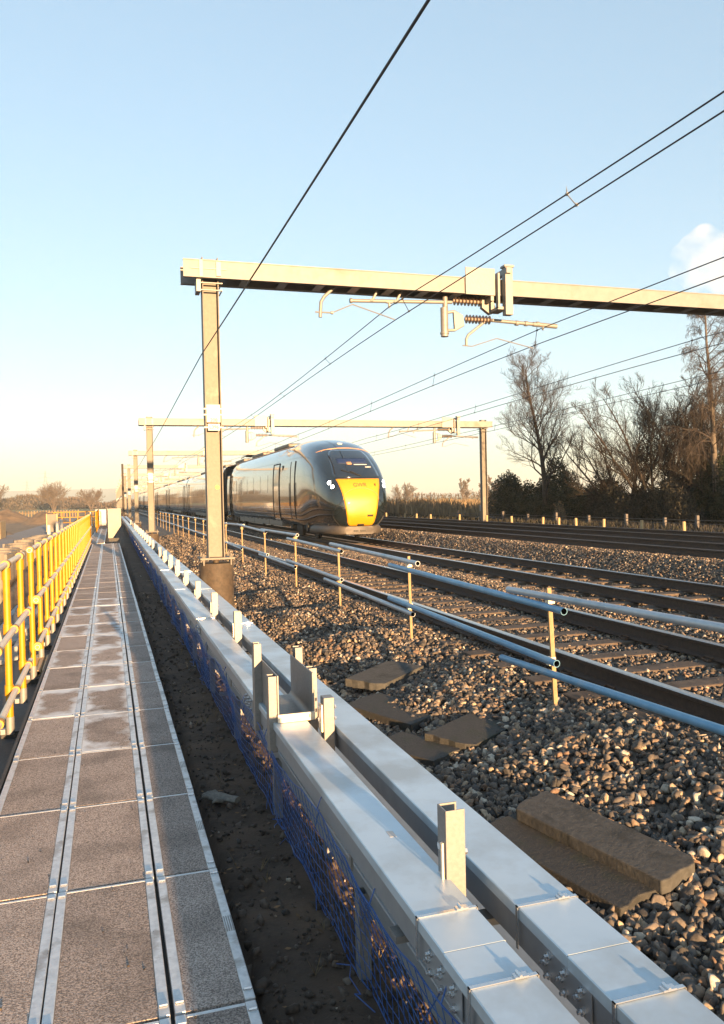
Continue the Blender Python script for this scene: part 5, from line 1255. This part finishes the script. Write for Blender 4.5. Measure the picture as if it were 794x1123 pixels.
def hills():
    m = MB(); vs = []; n = 90
    for j in range(2):
        for i in range(n + 1):
            x = -3600 + 7200 * i / n; y = 3300 + 500 * j + 200 * n2(x, 0, .0006); h = (70 + 12 * n2(x, 3, .0011)) * (1 - smooth(-200, 1800, x) * .75) * (1 if j else .0)
            vs.append((x, y, -1 + h))
    fs = [(i, i + 1, i + n + 2, i + n + 1) for i in range(n)]
    o2 = len(vs)
    for i in range(n + 1): vs.append((-3600 + 7200 * i / n, 4600, -2))
    fs += [(n + 1 + i, n + 2 + i, o2 + i + 1, o2 + i) for i in range(n)]
    m.add(vs, fs); o = m.build('hills', hillm, None, True, fix=False); structure(o)
hills()
def haze():
    m = MB(); m.box(-4100, 4100, -70, 5100, -4, 88); hm = bpy.data.materials.new('haze_air'); hm.use_nodes = True; nt = hm.node_tree; nt.nodes.remove(nt.nodes['Principled BSDF'])
    pv = nt.nodes.new('ShaderNodeVolumePrincipled'); pv.inputs['Color'].default_value = (.76, .83, .84, 1); pv.inputs['Density'].default_value = HAZE
    nt.links.new(pv.outputs[0], nt.nodes['Material Output'].inputs['Volume'])
    o = m.build('haze', hm, fix=False); tag(o, kind='stuff'); o['label'] = 'thin pale winter haze over the fields'
HAZE = .00038
haze()
def cloud():
    m = MB(); d = 2600.
    dirs = Vector((.622, .739, .2574)).normalized(); c = dirs * d; rt = Vector((dirs.y, -dirs.x, 0)).normalized(); v, f = ico(3)
    # puffs in a heap
    for a, b, r in ((10, 60, 48), (-28, 40, 40), (44, 42, 42), (-52, 6, 44), (0, 0, 62), (60, 0, 60), (110, -20, 60), (-60, -40, 40), (-10, -60, 60), (70, -70, 70), (150, -60, 60), (20, 84, 26), (-66, 30, 22)):
        a, b, r = a * .9 + 14, b * .82 + 4, r * .86; p = c + rt * a + Vector((0, 0, b)); vs = [p + Vector(q) * r * (1 + .14 * noise.noise(Vector(q) * 2.3 + p * .01) + .06 * noise.noise(Vector(q) * 6 + p * .01)) for q in v]
        m.add(vs, [tuple(x) for x in f])
    cm = bpy.data.materials.new('cloud_vapour'); cm.use_nodes = True; nt = cm.node_tree; nt.nodes.remove(nt.nodes['Principled BSDF'])
    pv = nt.nodes.new('ShaderNodeVolumePrincipled'); pv.inputs['Color'].default_value = (1, .99, .98, 1); pv.inputs['Anisotropy'].default_value = -.2
    tc = nt.nodes.new('ShaderNodeTexCoord'); nz = nt.nodes.new('ShaderNodeTexNoise'); nz.inputs['Scale'].default_value = .016; nz.inputs['Detail'].default_value = 5
    nt.links.new(tc.outputs['Object'], nz.inputs['Vector']); mr = nt.nodes.new('ShaderNodeMapRange'); mr.inputs[1].default_value = .38; mr.inputs[2].default_value = .68; mr.inputs[3].default_value = .0; mr.inputs[4].default_value = .006
    nt.links.new(nz.outputs[0], mr.inputs[0]); nt.links.new(mr.outputs[0], pv.inputs['Density'])
    nt.links.new(pv.outputs[0], nt.nodes['Material Output'].inputs['Volume'])
    o = m.build('cloud', cm, None, True, fix=False); tag(o, 'small heaped white cloud low in the sky above the nearest portal beam', 'cloud')
    rm = o.modifiers.new('merge', 'REMESH'); rm.mode = 'VOXEL'; rm.voxel_size = 7
cloud()
